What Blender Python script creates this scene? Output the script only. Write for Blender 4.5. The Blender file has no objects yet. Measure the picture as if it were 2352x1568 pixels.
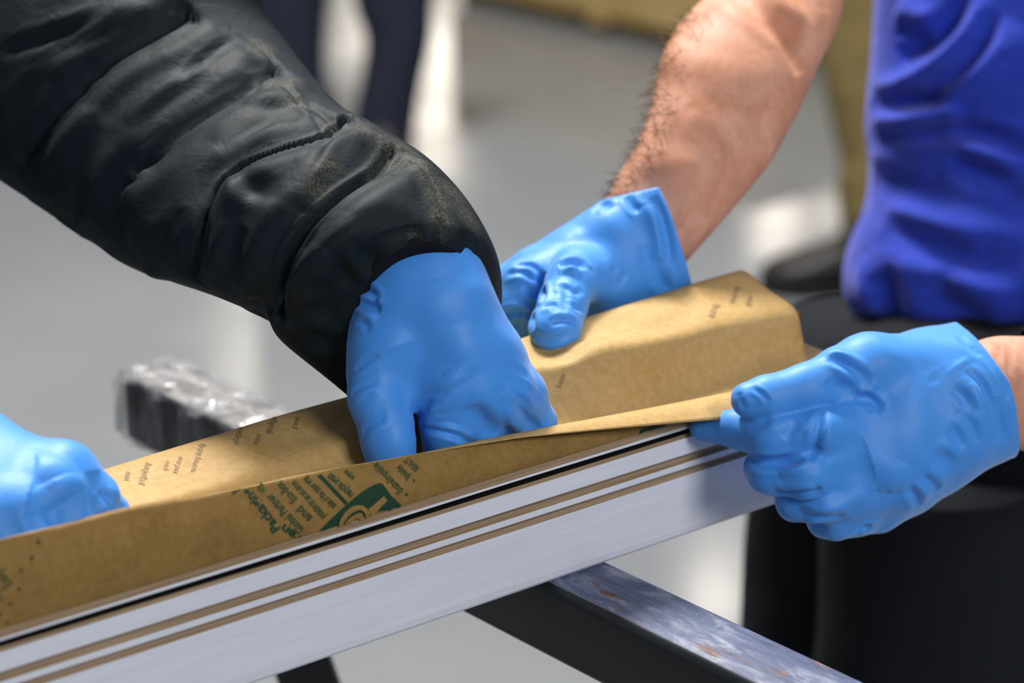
import bpy, math, random
import numpy as np
from mathutils import Vector, Matrix
from mathutils.bvhtree import BVHTree
random.seed(7)
rng = np.random.default_rng(5)
scn = bpy.context.scene

# ------------------------------------------------------------------ camera
F = 85.0 / 36.0 * 2352.0
PITCH = math.radians(20.0)
CAM = np.array([0.0, 0.0, 1.45])
cd = bpy.data.cameras.new('camera')
cam = bpy.data.objects.new('camera', cd)
scn.collection.objects.link(cam)
cam.location = CAM
cam.rotation_euler = (math.pi / 2 - PITCH, 0, 0)
cd.lens = 85.0
cd.sensor_width = 36.0
cd.clip_end = 200
cd.dof.use_dof = True
cd.dof.focus_distance = 1.225
cd.dof.aperture_fstop = 5.2
scn.camera = cam
scn.view_settings.view_transform = 'Standard'
scn.view_settings.look = 'None'
scn.view_settings.gamma = 1.0
scn.view_settings.exposure = 0.0
scn.view_settings.use_curve_mapping = False
try:
    scn.cycles.use_denoising = True
    scn.cycles.max_bounces = 6
except Exception:
    pass

# ------------------------------------------------------------------ world and lights
w = bpy.data.worlds.new('hall_air')
scn.world = w
w.use_nodes = True
w.node_tree.nodes['Background'].inputs[0].default_value = (0.80, 0.86, 0.95, 1)
w.node_tree.nodes['Background'].inputs[1].default_value = 0.17


def area(name, loc, target, size, power, color, size_y=None):
    l = bpy.data.lights.new(name, 'AREA')
    l.energy = power
    l.color = color
    l.size = size
    if size_y:
        l.shape = 'RECTANGLE'
        l.size_y = size_y
    o = bpy.data.objects.new(name, l)
    scn.collection.objects.link(o)
    o.location = loc
    o.rotation_euler = (Vector(target) - Vector(loc)).to_track_quat('-Z', 'Y').to_euler()
    return o


area('hall_and_fill_lamp', (-0.75, 3.5, 4.5), (0, 1.2, 0.9), 1.0, 330, (1.0, 0.97, 0.94))
area('hall_and_fill_lamp', (1.0, 3.6, 4.6), (0.1, 1.2, 0.9), 1.0, 45, (0.95, 0.97, 1.0))
area('hall_and_fill_lamp', (2.2, -1.6, 3.2), (0.1, 1.2, 0.9), 1.4, 95, (0.93, 0.95, 1.0))  # added fill from the front right, brightens the white board faces
area('hall_and_fill_lamp', (0.3, 4.8, 5.5), (0.4, 6.0, 0), 1.6, 70, (1.0, 0.97, 0.93))  # added light, placed to brighten the crate front and the floor there
for (lx, ly, sx, sy, le) in [(-0.93, 27.4, 0.5, 0.7, 32), (-0.93, 31.5, 0.6, 4.0, 60), (2.75, 24.2, 0.45, 0.45, 26), (1.43, 15.4, 0.3, 0.3, 9), (1.36, 14.6, 0.3, 0.3, 5),
                             (-1.30, 19.0, 0.5, 1.6, 14), (-2.40, 20.6, 0.35, 3.0, 16), (-2.0, 33.5, 0.9, 5.0, 60), (3.7, 27.0, 1.0, 6.0, 80)]:
    area('high_bay_lamp', (lx, ly, 6.0), (lx, ly, 0), sx, le, (1.0, 0.90, 0.76), sy)

# ------------------------------------------------------------------ geometry helpers
R_ = np.array([1.0, 0, 0])
FW = np.array([0, math.cos(PITCH), -math.sin(PITCH)])
UP = np.array([0, math.sin(PITCH), math.cos(PITCH)])


def ray(x, y):
    return FW + (x - 1176.0) / F * R_ - (y - 784.0) / F * UP


def P(x, y, d):
    return CAM + d * ray(x, y)


def PZ(x, y, z):
    r = ray(x, y)
    return CAM + r * ((z - CAM[2]) / r[2])


ZT = 0.90
A0 = PZ(600, 1568, ZT)
B0 = PZ(1778, 1163, ZT)
U = (B0 - A0) / np.linalg.norm(B0 - A0)          # along the boards
N = np.array([-U[1], U[0], 0])                     # horizontally away from the camera


def PV(x, y, v):
    r = ray(x, y)
    return CAM + r * ((np.dot(A0 - CAM, N) + v) / np.dot(r, N))


def SVZ(s, v, z):
    return A0 * np.array([1, 1, 0]) + U * s + N * v + np.array([0, 0, z])


def catmull(K, t):
    """K: (n, m) control rows, t: array in [0, n-1]"""
    K = np.asarray(K, float)
    n = len(K)
    t = np.clip(np.asarray(t, float), 0, n - 1 - 1e-9)
    i = t.astype(int)
    f = (t - i)[:, None]
    p0 = K[np.maximum(i - 1, 0)]
    p1 = K[i]
    p2 = K[np.minimum(i + 1, n - 1)]
    p3 = K[np.minimum(i + 2, n - 1)]
    p0 = np.where((i == 0)[:, None], 2 * p1 - p2, p0)
    p3 = np.where((i >= n - 2)[:, None], 2 * p2 - p1, p3)
    return 0.5 * (2 * p1 + (p2 - p0) * f + (2 * p0 - 5 * p1 + 4 * p2 - p3) * f ** 2 + (3 * p1 - p0 - 3 * p2 + p3) * f ** 3)


def mesh_obj(name, V, Fc, mat, parent=None, smooth=True, props=None, mats=None, fmat=None):
    V = np.asarray(V, float)
    c = np.array([0.0, 0, 0])
    if parent is None:
        c = (V.min(0) + V.max(0)) / 2
    else:
        c = np.array(parent['_org']) if '_org' in parent.keys() else np.array([0.0, 0, 0])
    me = bpy.data.meshes.new(name)
    me.from_pydata([tuple(p) for p in (V - c)], [], [tuple(int(q) for q in f) for f in Fc])
    me.update()
    if smooth:
        me.polygons.foreach_set('use_smooth', [True] * len(me.polygons))
    for m in (mats or [mat]):
        me.materials.append(m)
    if fmat is not None:
        me.polygons.foreach_set('material_index', fmat)
    o = bpy.data.objects.new(name, me)
    scn.collection.objects.link(o)
    if parent is None:
        o.location = c
        o['_org'] = tuple(c)
    else:
        o.parent = parent
        o['_org'] = tuple(c)
    for k, v in (props or {}).items():
        o[k] = v
    return o


def thing(name, loc, label, cat, group=None):
    o = bpy.data.objects.new(name, None)
    scn.collection.objects.link(o)
    o.empty_display_size = 0.05
    o.location = loc
    o['_org'] = tuple(float(q) for q in loc)
    o['label'] = label
    o['category'] = cat
    if group:
        o['group'] = group
    return o


def grid_faces(nr, nc, closed=True, off=0):
    out = []
    m = nc if closed else nc - 1
    for i in range(nr - 1):
        for j in range(m):
            a = off + i * nc + j
            b = off + i * nc + (j + 1) % nc
            out.append((a, b, b + nc, a + nc))
    return out


def loft_rings(stations, nring, nth):
    """stations: (Ax, Ay, Bx, By, depth, thick_m, shift_x, shift_y)"""
    K = np.array(stations, float)
    t = np.linspace(0, len(K) - 1, nring)
    S = catmull(K, t)
    th = np.linspace(0, 2 * np.pi, nth, endpoint=False)
    rings = []
    for (ax, ay, bx, by, d, tk, sx, sy) in S:
        a = P(ax, ay, d)
        b = P(bx, by, d)
        c = (a + b) / 2
        h = (a - b) / 2
        T = -FW * tk + (sx * R_ - sy * UP) * d / F
        rings.append(c + np.cos(th)[:, None] * h + np.sin(th)[:, None] * T)
    return np.array(rings)


def ring_mesh(rings, cap0=True, cap1=True):
    nr, nth = rings.shape[:2]
    V = rings.reshape(-1, 3)
    Fc = grid_faces(nr, nth)
    if cap0:
        V = np.vstack([V, rings[0].mean(0)])
        k = len(V) - 1
        Fc += [((j + 1) % nth, j, k) for j in range(nth)]
    if cap1:
        V = np.vstack([V, rings[-1].mean(0)])
        k = len(V) - 1
        o = (nr - 1) * nth
        Fc += [(o + j, o + (j + 1) % nth, k) for j in range(nth)]
    return V, Fc


def world_loft(stations, nring, nth, shape=None):
    """stations: (x, y, z, rx, ry) horizontal ellipses"""
    S = catmull(np.array(stations, float), np.linspace(0, len(stations) - 1, nring))
    th = np.linspace(0, 2 * np.pi, nth, endpoint=False)
    rings = []
    for k, (x, y, z, rx, ry) in enumerate(S):
        rr = 1.0
        if shape is not None:
            rr = shape(k / (nring - 1), th)
        rings.append(np.stack([x + rx * rr * np.cos(th), y + ry * rr * np.sin(th), np.full(nth, z)], 1))
    return np.array(rings)


def vnormals(V, Fc):
    Vn = np.zeros_like(V)
    by = {}
    for f in Fc:
        by.setdefault(len(f), []).append(f)
    for n, fs in by.items():
        fs = np.array(fs)
        if n == 3:
            nn = np.cross(V[fs[:, 1]] - V[fs[:, 0]], V[fs[:, 2]] - V[fs[:, 0]])
        else:
            nn = np.cross(V[fs[:, 2]] - V[fs[:, 0]], V[fs[:, 3]] - V[fs[:, 1]])
        for k in range(n):
            np.add.at(Vn, fs[:, k], nn)
    return Vn / np.maximum(np.linalg.norm(Vn, axis=1, keepdims=True), 1e-12)


def orient(V, Fc, center=None):
    """make normals point outward on average"""
    Vn = vnormals(V, Fc)
    c = V.mean(0) if center is None else center
    if np.sum(Vn * (V - c)) < 0:
        Fc = [tuple(reversed(f)) for f in Fc]
        Vn = -Vn
    return Fc, Vn


def sculpt(V, Fc, strokes):
    """strokes: (kind, [(px, py), ...], width_mm, amp_mm); the pixel only aims at the surface point where the fold lies.
    kinds: c crease (trough with lips), r ridge, f fold (step; + side is left of travel)"""
    Fc, Vn = orient(V, Fc)
    bvh = BVHTree.FromPolygons([Vector(p) for p in V], [list(map(int, f)) for f in Fc])
    disp = np.zeros(len(V))
    for (kind, pts, wmm, amm) in strokes:
        pts = np.array(pts, float)
        n = max(12, int(np.sum(np.linalg.norm(np.diff(pts, axis=0), axis=1)) / 5))
        pp = catmull(pts, np.linspace(0, len(pts) - 1, n))
        Q, T = [], []
        for k, (x, y) in enumerate(pp):
            d = ray(x, y)
            hit = bvh.ray_cast(Vector(CAM), Vector(d).normalized())
            if hit[0] is not None:
                Q.append(np.array(hit[0]))
                T.append(k / (n - 1))
        if len(Q) < 3:
            continue
        Q = np.array(Q)
        T = np.array(T)
        w_ = wmm / 1000.0
        a_ = amm / 1000.0
        lo = Q.min(0) - 4 * w_
        hi = Q.max(0) + 4 * w_
        sel = np.where(np.all((V > lo) & (V < hi), axis=1))[0]
        if len(sel) == 0:
            continue
        X = V[sel]
        D2 = ((X[:, None, :] - Q[None]) ** 2).sum(2)
        j = D2.argmin(1)
        dist = np.sqrt(D2[np.arange(len(sel)), j])
        tp = T[j]
        taper = np.clip(np.sin(np.pi * np.clip(tp, 0.0, 1.0)), 0, 1) ** 0.6
        if kind == 'C':
            taper = np.clip(4 * taper, 0, 1)
        q = dist / w_
        if kind in 'cC':
            g = -np.exp(-q ** 2) + 0.38 * np.exp(-((q - 1.7) / 0.75) ** 2)
        elif kind == 'r':
            g = np.exp(-q ** 2)
        else:
            tan = np.gradient(Q, axis=0)
            tan /= np.maximum(np.linalg.norm(tan, axis=1, keepdims=True), 1e-12)
            side = np.cross(tan[j], Vn[sel])
            sg = np.einsum('ij,ij->i', X - Q[j], side) / w_
            g = -1.6 * sg * np.exp(-q ** 2)
        disp[sel] += a_ * g * taper
    return V + Vn * disp[:, None], Fc


# ---- signed-distance modelling of hands (one smooth continuous surface)
def sd_chain(X, pts):
    d = np.full(len(X), 1e3)
    for (p, r), (q, s) in zip(pts[:-1], pts[1:]):
        ab = q - p
        t = np.clip(((X - p) @ ab) / max(ab @ ab, 1e-12), 0, 1)
        dd = np.linalg.norm(X - (p + t[:, None] * ab), axis=1) - (r + t * (s - r))
        d = smin(d, dd, 0.003)
    return d


def smin(a, b, k):
    h = np.clip(0.5 + 0.5 * (b - a) / k, 0, 1)
    return b + (a - b) * h - k * h * (1 - h)


def surface_nets(fn, lo, hi, h):
    n = np.ceil((hi - lo) / h).astype(int) + 1
    ax = [lo[k] + h * np.arange(n[k]) for k in range(3)]
    G = np.empty(n)
    YZ = np.stack(np.meshgrid(ax[1], ax[2], indexing='ij'), -1).reshape(-1, 2)
    step = max(1, int(200000 / len(YZ)))
    for i in range(0, n[0], step):
        xs = ax[0][i:i + step]
        X = np.concatenate([np.repeat(xs, len(YZ))[:, None], np.tile(YZ, (len(xs), 1))], 1)
        G[i:i + step] = fn(X).reshape(len(xs), n[1], n[2])
    neg = G < 0
    cnt = np.zeros(np.array(n) - 1, int)
    for a in (0, 1):
        for b in (0, 1):
            for c in (0, 1):
                cnt += neg[a:n[0] - 1 + a, b:n[1] - 1 + b, c:n[2] - 1 + c]
    act = (cnt > 0) & (cnt < 8)
    idx = np.full(act.shape, -1)
    cells = np.argwhere(act)
    idx[act] = np.arange(len(cells))
    acc = np.zeros((len(cells), 3))
    num = np.zeros(len(cells))
    corners = [(a, b, c) for a in (0, 1) for b in (0, 1) for c in (0, 1)]
    for p in corners:
        for k in range(3):
            if p[k] == 0:
                q = list(p)
                q[k] = 1
                g0 = G[cells[:, 0] + p[0], cells[:, 1] + p[1], cells[:, 2] + p[2]]
                g1 = G[cells[:, 0] + q[0], cells[:, 1] + q[1], cells[:, 2] + q[2]]
                m = (g0 < 0) != (g1 < 0)
                t = np.where(m, g0 / np.where(m, g0 - g1, 1), 0)
                pt = np.array(p, float)[None] + np.zeros((len(cells), 3))
                pt[:, k] += t
                acc[m] += pt[m]
                num[m] += 1
    V = lo + h * (cells + acc / num[:, None])
    Fs = []
    for k in range(3):
        a, b = [(1, 2), (2, 0), (0, 1)][k]
        sl0 = [slice(None)] * 3
        sl1 = [slice(None)] * 3
        sl0[k] = slice(0, n[k] - 1)
        sl1[k] = slice(1, n[k])
        g0 = neg[tuple(sl0)]
        g1 = neg[tuple(sl1)]
        e = np.argwhere(g0 != g1)
        e = e[(e[:, a] > 0) & (e[:, b] > 0) & (e[:, a] < n[a] - 1) & (e[:, b] < n[b] - 1)]
        fl = g0[e[:, 0], e[:, 1], e[:, 2]]

        def cell(da, db):
            c = e.copy()
            c[:, a] += da
            c[:, b] += db
            return idx[c[:, 0], c[:, 1], c[:, 2]]
        q = np.stack([cell(-1, -1), cell(0, -1), cell(0, 0), cell(-1, 0)], 1)
        q[~fl] = q[~fl][:, ::-1]
        Fs.append(q)
    Fs = np.vstack(Fs)
    Fs = Fs[(Fs >= 0).all(1)]
    return V, Fs


def relax(V, Fs, it=3):
    Fs = np.asarray(Fs)
    for _ in range(it):
        S = np.zeros_like(V)
        c = np.zeros(len(V))
        for k in range(4):
            a, b = Fs[:, k], Fs[:, (k + 1) % 4]
            np.add.at(S, a, V[b])
            np.add.at(S, b, V[a])
            np.add.at(c, a, 1)
            np.add.at(c, b, 1)
        V = 0.5 * V + 0.5 * S / np.maximum(c, 1)[:, None]
    return V


def chain(lst):
    """(px, py, depth, radius_mm)"""
    return [(P(x, y, d), r / 1000.0) for (x, y, d, r) in lst]


def cutline(a, b, out, d):
    """plane through two aimed points, keeping the side away from `out`"""
    pa, pb, po = P(*a, d), P(*b, d), P(*out, d)
    t = (pb - pa) / np.linalg.norm(pb - pa)
    n = np.cross(t, FW)
    n /= np.linalg.norm(n)
    if np.dot(po - pa, n) < 0:
        n = -n
    return (pa, n)


def glove(palm, fingers, cut=None, hollow=None, h=0.00115, kp=0.010, kf=0.0018, kj=0.007, strokes=(), wob=0.0005):
    palm = [chain(c) for c in palm]
    fingers = [chain(c) for c in fingers]
    allp = np.array([p for c in palm + fingers for (p, r) in c])
    rm = max(r for c in palm + fingers for (p, r) in c)
    lo = allp.min(0) - rm - 0.006
    hi = allp.max(0) + rm + 0.006
    ph = rng.uniform(0, 6, (6, 3))
    fr = rng.normal(0, 1, (6, 3))
    fr = fr / np.linalg.norm(fr, axis=1, keepdims=True) * np.array([90, 140, 200, 260, 330, 400])[:, None]

    def fn(X):
        d = None
        for c in palm:
            q = sd_chain(X, c)
            d = q if d is None else smin(d, q, kp)
        g = None
        for c in fingers:
            q = sd_chain(X, c)
            g = q if g is None else smin(g, q, kf)
        d = smin(d, g, kj) if g is not None else d
        for k in range(6):
            d = d + wob * (0.9 - 0.12 * k) * np.sin(X @ fr[k] + ph[k, 0])
        if cut is not None:
            d = np.maximum(d, np.maximum.reduce([(X - c_[0]) @ c_[1] for c_ in cut]))
        if hollow is not None:
            d = np.maximum(d, -sd_chain(X, hollow))
        return d
    V, Fs = surface_nets(fn, lo, hi, h)
    V = relax(V, Fs, 3)
    return sculpt(V, [tuple(f) for f in Fs], [(k_, p_, w_, a_ * 1.12) for (k_, p_, w_, a_) in strokes])


# ------------------------------------------------------------------ materials
def mat(name, col, rough=0.5, spec=0.5, metal=0.0, sheen=0.0, sss=0.0, coat=0.0):
    m = bpy.data.materials.new(name)
    m.use_nodes = True
    b = m.node_tree.nodes['Principled BSDF']
    b.inputs['Base Color'].default_value = (*col, 1)
    b.inputs['Roughness'].default_value = rough
    b.inputs['Specular IOR Level'].default_value = spec
    b.inputs['Metallic'].default_value = metal
    b.inputs['Sheen Weight'].default_value = sheen
    b.inputs['Coat Weight'].default_value = coat
    if sss:
        b.inputs['Subsurface Weight'].default_value = sss
        b.inputs['Subsurface Scale'].default_value = 0.01
    return m


def nd(m, t, **kw):
    n = m.node_tree.nodes.new(t)
    for k, v in kw.items():
        if k in n.inputs.keys():
            n.inputs[k].default_value = v
        else:
            setattr(n, k, v)
    return n


def lk(m, a, b):
    m.node_tree.links.new(a, b)


def bsdf(m):
    return m.node_tree.nodes['Principled BSDF']


def coords(m, scale=(1, 1, 1), rot=(0, 0, 0)):
    tc = nd(m, 'ShaderNodeTexCoord')
    mp = nd(m, 'ShaderNodeMapping')
    mp.inputs['Scale'].default_value = scale
    mp.inputs['Rotation'].default_value = rot
    lk(m, tc.outputs['Object'], mp.inputs['Vector'])
    return mp.outputs['Vector']


def coords_along(m, ang, scale):
    """x runs along a horizontal direction at angle ang"""
    tc = nd(m, 'ShaderNodeTexCoord')
    a = nd(m, 'ShaderNodeMapping')
    a.inputs['Rotation'].default_value = (0, 0, -ang)
    lk(m, tc.outputs['Object'], a.inputs['Vector'])
    b = nd(m, 'ShaderNodeMapping')
    b.inputs['Scale'].default_value = scale
    lk(m, a.outputs['Vector'], b.inputs['Vector'])
    return b.outputs['Vector']


def noise(m, vec, scale, detail=4, rough=0.5, dist=0.0):
    n = nd(m, 'ShaderNodeTexNoise')
    n.inputs['Scale'].default_value = scale
    n.inputs['Detail'].default_value = detail
    n.inputs['Roughness'].default_value = rough
    n.inputs['Distortion'].default_value = dist
    lk(m, vec, n.inputs['Vector'])
    return n.outputs['Fac']


def ramp(m, fac, stops):
    r = nd(m, 'ShaderNodeValToRGB')
    e = r.color_ramp.elements
    while len(e) < len(stops):
        e.new(0.5)
    for q, (p, c) in zip(e, stops):
        q.position = p
        q.color = (*c, 1) if len(c) == 3 else c
    lk(m, fac, r.inputs['Fac'])
    return r.outputs['Color']


def mixc(m, fac, a, b):
    x = nd(m, 'ShaderNodeMix', data_type='RGBA')
    if isinstance(fac, float):
        x.inputs[0].default_value = fac
    else:
        lk(m, fac, x.inputs[0])
    for s, v in ((6, a), (7, b)):
        if isinstance(v, tuple):
            x.inputs[s].default_value = (*v, 1)
        else:
            lk(m, v, x.inputs[s])
    return x.outputs[2]


def bump(m, h, strength=0.3, dist=0.001):
    b = nd(m, 'ShaderNodeBump')
    b.inputs['Strength'].default_value = strength
    b.inputs['Distance'].default_value = dist
    lk(m, h, b.inputs['Height'])
    lk(m, b.outputs['Normal'], bsdf(m).inputs['Normal'])


# blue nitrile
M_glove = mat('blue_nitrile', (0.062, 0.295, 0.80), 0.50, 0.35, sheen=0.25, sss=0.0)
v = coords(M_glove)
bump(M_glove, noise(M_glove, v, 260, 3, 0.6), 0.25, 0.0006)
bsdf(M_glove).inputs['Sheen Roughness'].default_value = 0.4

# quilted jacket nylon with dust rubbed into the top seam near the cuff
M_jack = mat('black_nylon', (0.010, 0.019, 0.021), 0.62, 0.16)
v = coords(M_jack)
bump(M_jack, noise(M_jack, v, 55, 4, 0.55, 0.6), 0.35, 0.003)
M_jack_dust = M_jack
M_lining = mat('black_knit', (0.006, 0.006, 0.010), 0.9, 0.2)
bump(M_lining, noise(M_lining, coords(M_lining), 900, 2), 0.4, 0.0006)

# kraft paper
M_paper = mat('kraft_paper', (0.40, 0.25, 0.10), 0.62, 0.25)
v = coords(M_paper)
vf = coords(M_paper, (40, 90, 90), (0, 0, math.radians(-38)))
n1 = noise(M_paper, v, 14, 5, 0.6)
n2 = noise(M_paper, v, 240, 4, 0.7)
c1 = ramp(M_paper, n1, [(0.3, (0.47, 0.285, 0.085)), (0.7, (0.56, 0.36, 0.13))])
c2 = mixc(M_paper, 0.22, c1, ramp(M_paper, n2, [(0.35, (0.30, 0.175, 0.06)), (0.65, (0.66, 0.48, 0.26))]))
lk(M_paper, c2, bsdf(M_paper).inputs['Base Color'])
bump(M_paper, noise(M_paper, v, 70, 5, 0.6), 0.25, 0.002)

M_paper_out = mat('kraft_paper_printed_side', (0.30, 0.16, 0.04), 0.7, 0.2)
v = coords(M_paper_out)
n1 = noise(M_paper_out, v, 30, 6, 0.65)
n2 = noise(M_paper_out, v, 300, 3, 0.7)
c1 = ramp(M_paper_out, n1, [(0.3, (0.215, 0.118, 0.030)), (0.7, (0.32, 0.19, 0.055))])
c2 = mixc(M_paper_out, 0.2, c1, ramp(M_paper_out, n2, [(0.35, (0.15, 0.08, 0.02)), (0.65, (0.38, 0.24, 0.08))]))
lk(M_paper_out, c2, bsdf(M_paper_out).inputs['Base Color'])
bump(M_paper_out, n1, 0.3, 0.002)

M_ink = mat('dark_green_ink', (0.012, 0.050, 0.026), 0.7, 0.2)
M_ink2 = mat('worn_green_ink', (0.045, 0.075, 0.030), 0.8, 0.15)
M_faint = mat('ink_showing_through', (0.36, 0.25, 0.125), 0.75, 0.2)

M_white = mat('white_laminate', (0.74, 0.75, 0.82), 0.42, 0.4)
vw = coords_along(M_white, math.radians(38), (4, 60, 90))
lk(M_white, ramp(M_white, noise(M_white, vw, 3, 5, 0.6), [(0.3, (0.70, 0.71, 0.78)), (0.7, (0.78, 0.79, 0.86))]), bsdf(M_white).inputs['Base Color'])
M_core = mat('fibreboard_core', (0.28, 0.19, 0.11), 0.85, 0.15)
vc = coords_along(M_core, math.radians(38), (6, 900, 900))
lk(M_core, ramp(M_core, noise(M_core, vc, 1.5, 6, 0.7), [(0.3, (0.17, 0.105, 0.05)), (0.7, (0.46, 0.33, 0.20))]), bsdf(M_core).inputs['Base Color'])
M_dark = mat('gap_shade_black', (0.012, 0.011, 0.009), 0.7, 0.2)  # shade of the gap between the boards, put in as near-black colour

M_black = mat('black_paint', (0.010, 0.013, 0.015), 0.38, 0.4)
M_steel = mat('scuffed_steel', (0.3, 0.34, 0.44), 0.55, 0.25, metal=0.0)
TANG = math.radians(-48.7)
vs = coords_along(M_steel, TANG, (1.0, 3.2, 3.2))
vf_ = coords_along(M_steel, TANG, (1.0, 14.0, 14.0))
na = noise(M_steel, vs, 26, 8, 0.72, 0.6)
ns_ = noise(M_steel, vf_, 22, 5, 0.7, 0.1)
nb = noise(M_steel, vs, 15, 7, 0.75, 0.9)
nc_ = noise(M_steel, vs, 60, 6, 0.7, 0.3)
nc0 = noise(M_steel, vs, 34, 6, 0.7, 0.6)
base = ramp(M_steel, na, [(0.36, (0.055, 0.068, 0.12)), (0.52, (0.10, 0.12, 0.20)), (0.60, (0.20, 0.22, 0.29)), (0.72, (0.42, 0.42, 0.44))])
base = mixc(M_steel, ramp(M_steel, ns_, [(0.55, (0, 0, 0)), (0.75, (0.45, 0.45, 0.45))]), base, (0.34, 0.35, 0.40))
vx = nd(M_steel, 'ShaderNodeSeparateXYZ')
lk(M_steel, coords_along(M_steel, TANG, (1, 1, 1)), vx.inputs[0])
wr = nd(M_steel, 'ShaderNodeMapRange')
wr.inputs['From Min'].default_value = 0.30
wr.inputs['From Max'].default_value = 0.16
lk(M_steel, vx.outputs['X'], wr.inputs['Value'])
worn = ramp(M_steel, nc0, [(0.40, (0.10, 0.095, 0.09)), (0.50, (0.24, 0.225, 0.21)), (0.62, (0.40, 0.38, 0.35))])
base = mixc(M_steel, wr.outputs['Result'], base, worn)
rust = ramp(M_steel, nc_, [(0.35, (0.045, 0.030, 0.02)), (0.52, (0.20, 0.085, 0.035)), (0.68, (0.45, 0.32, 0.18))])
rm_ = ramp(M_steel, nb, [(0.555, (0, 0, 0)), (0.605, (0.85, 0.85, 0.85))])
lk(M_steel, mixc(M_steel, rm_, base, rust), bsdf(M_steel).inputs['Base Color'])
bump(M_steel, na, 0.15, 0.001)

M_skin = mat('skin', (0.58, 0.27, 0.17), 0.58, 0.2, sss=0.15)
v = coords(M_skin)
cs = ramp(M_skin, noise(M_skin, v, 28, 5, 0.6, 0.5), [(0.28, (0.46, 0.20, 0.11)), (0.5, (0.64, 0.31, 0.20)), (0.72, (0.76, 0.41, 0.30))])
vh = coords(M_skin, (1, 0.35, 0.35), (0.3, 0, 0.5))
hr = ramp(M_skin, noise(M_skin, vh, 210, 3, 0.7, 1.5), [(0.50, (0, 0, 0)), (0.72, (0.28, 0.28, 0.28))])
lk(M_skin, mixc(M_skin, hr, cs, (0.30, 0.14, 0.06)), bsdf(M_skin).inputs['Base Color'])
bump(M_skin, noise(M_skin, v, 160, 4, 0.6), 0.25, 0.001)
M_hair = mat('arm_hair', (0.13, 0.07, 0.035), 0.6, 0.3)

M_shirt = mat('blue_cotton', (0.016, 0.045, 0.46), 0.85, 0.2, sheen=0.55)
v = coords(M_shirt, (1.0, 1.0, 7.0))
hs = noise(M_shirt, v, 26, 6, 0.7, 0.3)
lk(M_shirt, ramp(M_shirt, hs, [(0.3, (0.013, 0.036, 0.40)), (0.7, (0.028, 0.068, 0.56))]), bsdf(M_shirt).inputs['Base Color'])
bsdf(M_shirt).inputs['Sheen Tint'].default_value = (0.5, 0.5, 1, 1)
bump(M_shirt, hs, 0.35, 0.004)
M_trous = mat('charcoal_trousers', (0.011, 0.013, 0.016), 0.85, 0.12)
bump(M_trous, noise(M_trous, coords(M_trous), 12, 4), 0.6, 0.01)
M_navy = mat('navy_trousers', (0.012, 0.014, 0.028), 0.85, 0.2)
M_olive = mat('olive_trousers', (0.150, 0.112, 0.042), 0.85, 0.2)
bump(M_olive, noise(M_olive, coords(M_olive), 16, 4), 0.8, 0.015)
M_shoe = mat('dark_leather', (0.012, 0.010, 0.009), 0.5, 0.4)
M_sole = mat('rubber_sole', (0.02, 0.02, 0.02), 0.8, 0.2)
M_band = mat('black_wristband', (0.010, 0.011, 0.014), 0.5, 0.4)

M_wood = mat('pine_board', (0.5, 0.33, 0.12), 0.7, 0.3)
vw = coords(M_wood, (2, 2, 14))
lk(M_wood, ramp(M_wood, noise(M_wood, vw, 3, 5, 0.6), [(0.3, (0.42, 0.28, 0.085)), (0.7, (0.66, 0.48, 0.22))]), bsdf(M_wood).inputs['Base Color'])
M_wood2 = mat('dark_wood', (0.10, 0.065, 0.015), 0.8, 0.2)

M_floor = mat('polished_concrete', (0.40, 0.40, 0.39), 0.20, 0.5)
v = coords(M_floor)
lk(M_floor, ramp(M_floor, noise(M_floor, v, 0.9, 6, 0.6), [(0.3, (0.19, 0.20, 0.212)), (0.7, (0.265, 0.275, 0.272))]), bsdf(M_floor).inputs['Base Color'])
lk(M_floor, ramp(M_floor, noise(M_floor, v, 2.2, 5, 0.6), [(0.3, (0.08, 0.08, 0.08)), (0.7, (0.17, 0.17, 0.17))]), bsdf(M_floor).inputs['Roughness'])
M_wall = mat('pale_wall', (0.62, 0.63, 0.62), 0.9, 0.2)

# plastic film
M_film = bpy.data.materials.new('clear_film')
M_film.use_nodes = True
b = bsdf(M_film)
b.inputs['Base Color'].default_value = (0.42, 0.44, 0.47, 1)
b.inputs['Roughness'].default_value = 0.18
b.inputs['Specular IOR Level'].default_value = 0.5
vfm = coords(M_film, (9, 9, 2.5))
nf = noise(M_film, vfm, 6, 3, 0.5, 0.8)
lk(M_film, ramp(M_film, nf, [(0.40, (0.14, 0.14, 0.14)), (0.64, (0.50, 0.50, 0.50))]), b.inputs['Alpha'])
bump(M_film, nf, 0.8, 0.004)


# ------------------------------------------------------------------ the hall
def plane(name, c, sx, sy, m, nrm='z'):
    if nrm == 'z':
        V = [(c[0] - sx, c[1] - sy, c[2]), (c[0] + sx, c[1] - sy, c[2]), (c[0] + sx, c[1] + sy, c[2]), (c[0] - sx, c[1] + sy, c[2])]
    else:
        V = [(c[0] - sx, c[1], c[2] - sy), (c[0] + sx, c[1], c[2] - sy), (c[0] + sx, c[1], c[2] + sy), (c[0] - sx, c[1], c[2] + sy)]
    o = mesh_obj(name, V, [(0, 1, 2, 3)], m, smooth=False)
    o['kind'] = 'structure'
    return o


plane('floor', (0, 17, 0), 22, 22, M_floor)
plane('wall_back', (0, 39, 3.5), 22, 3.5, M_wall, 'y')


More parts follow.
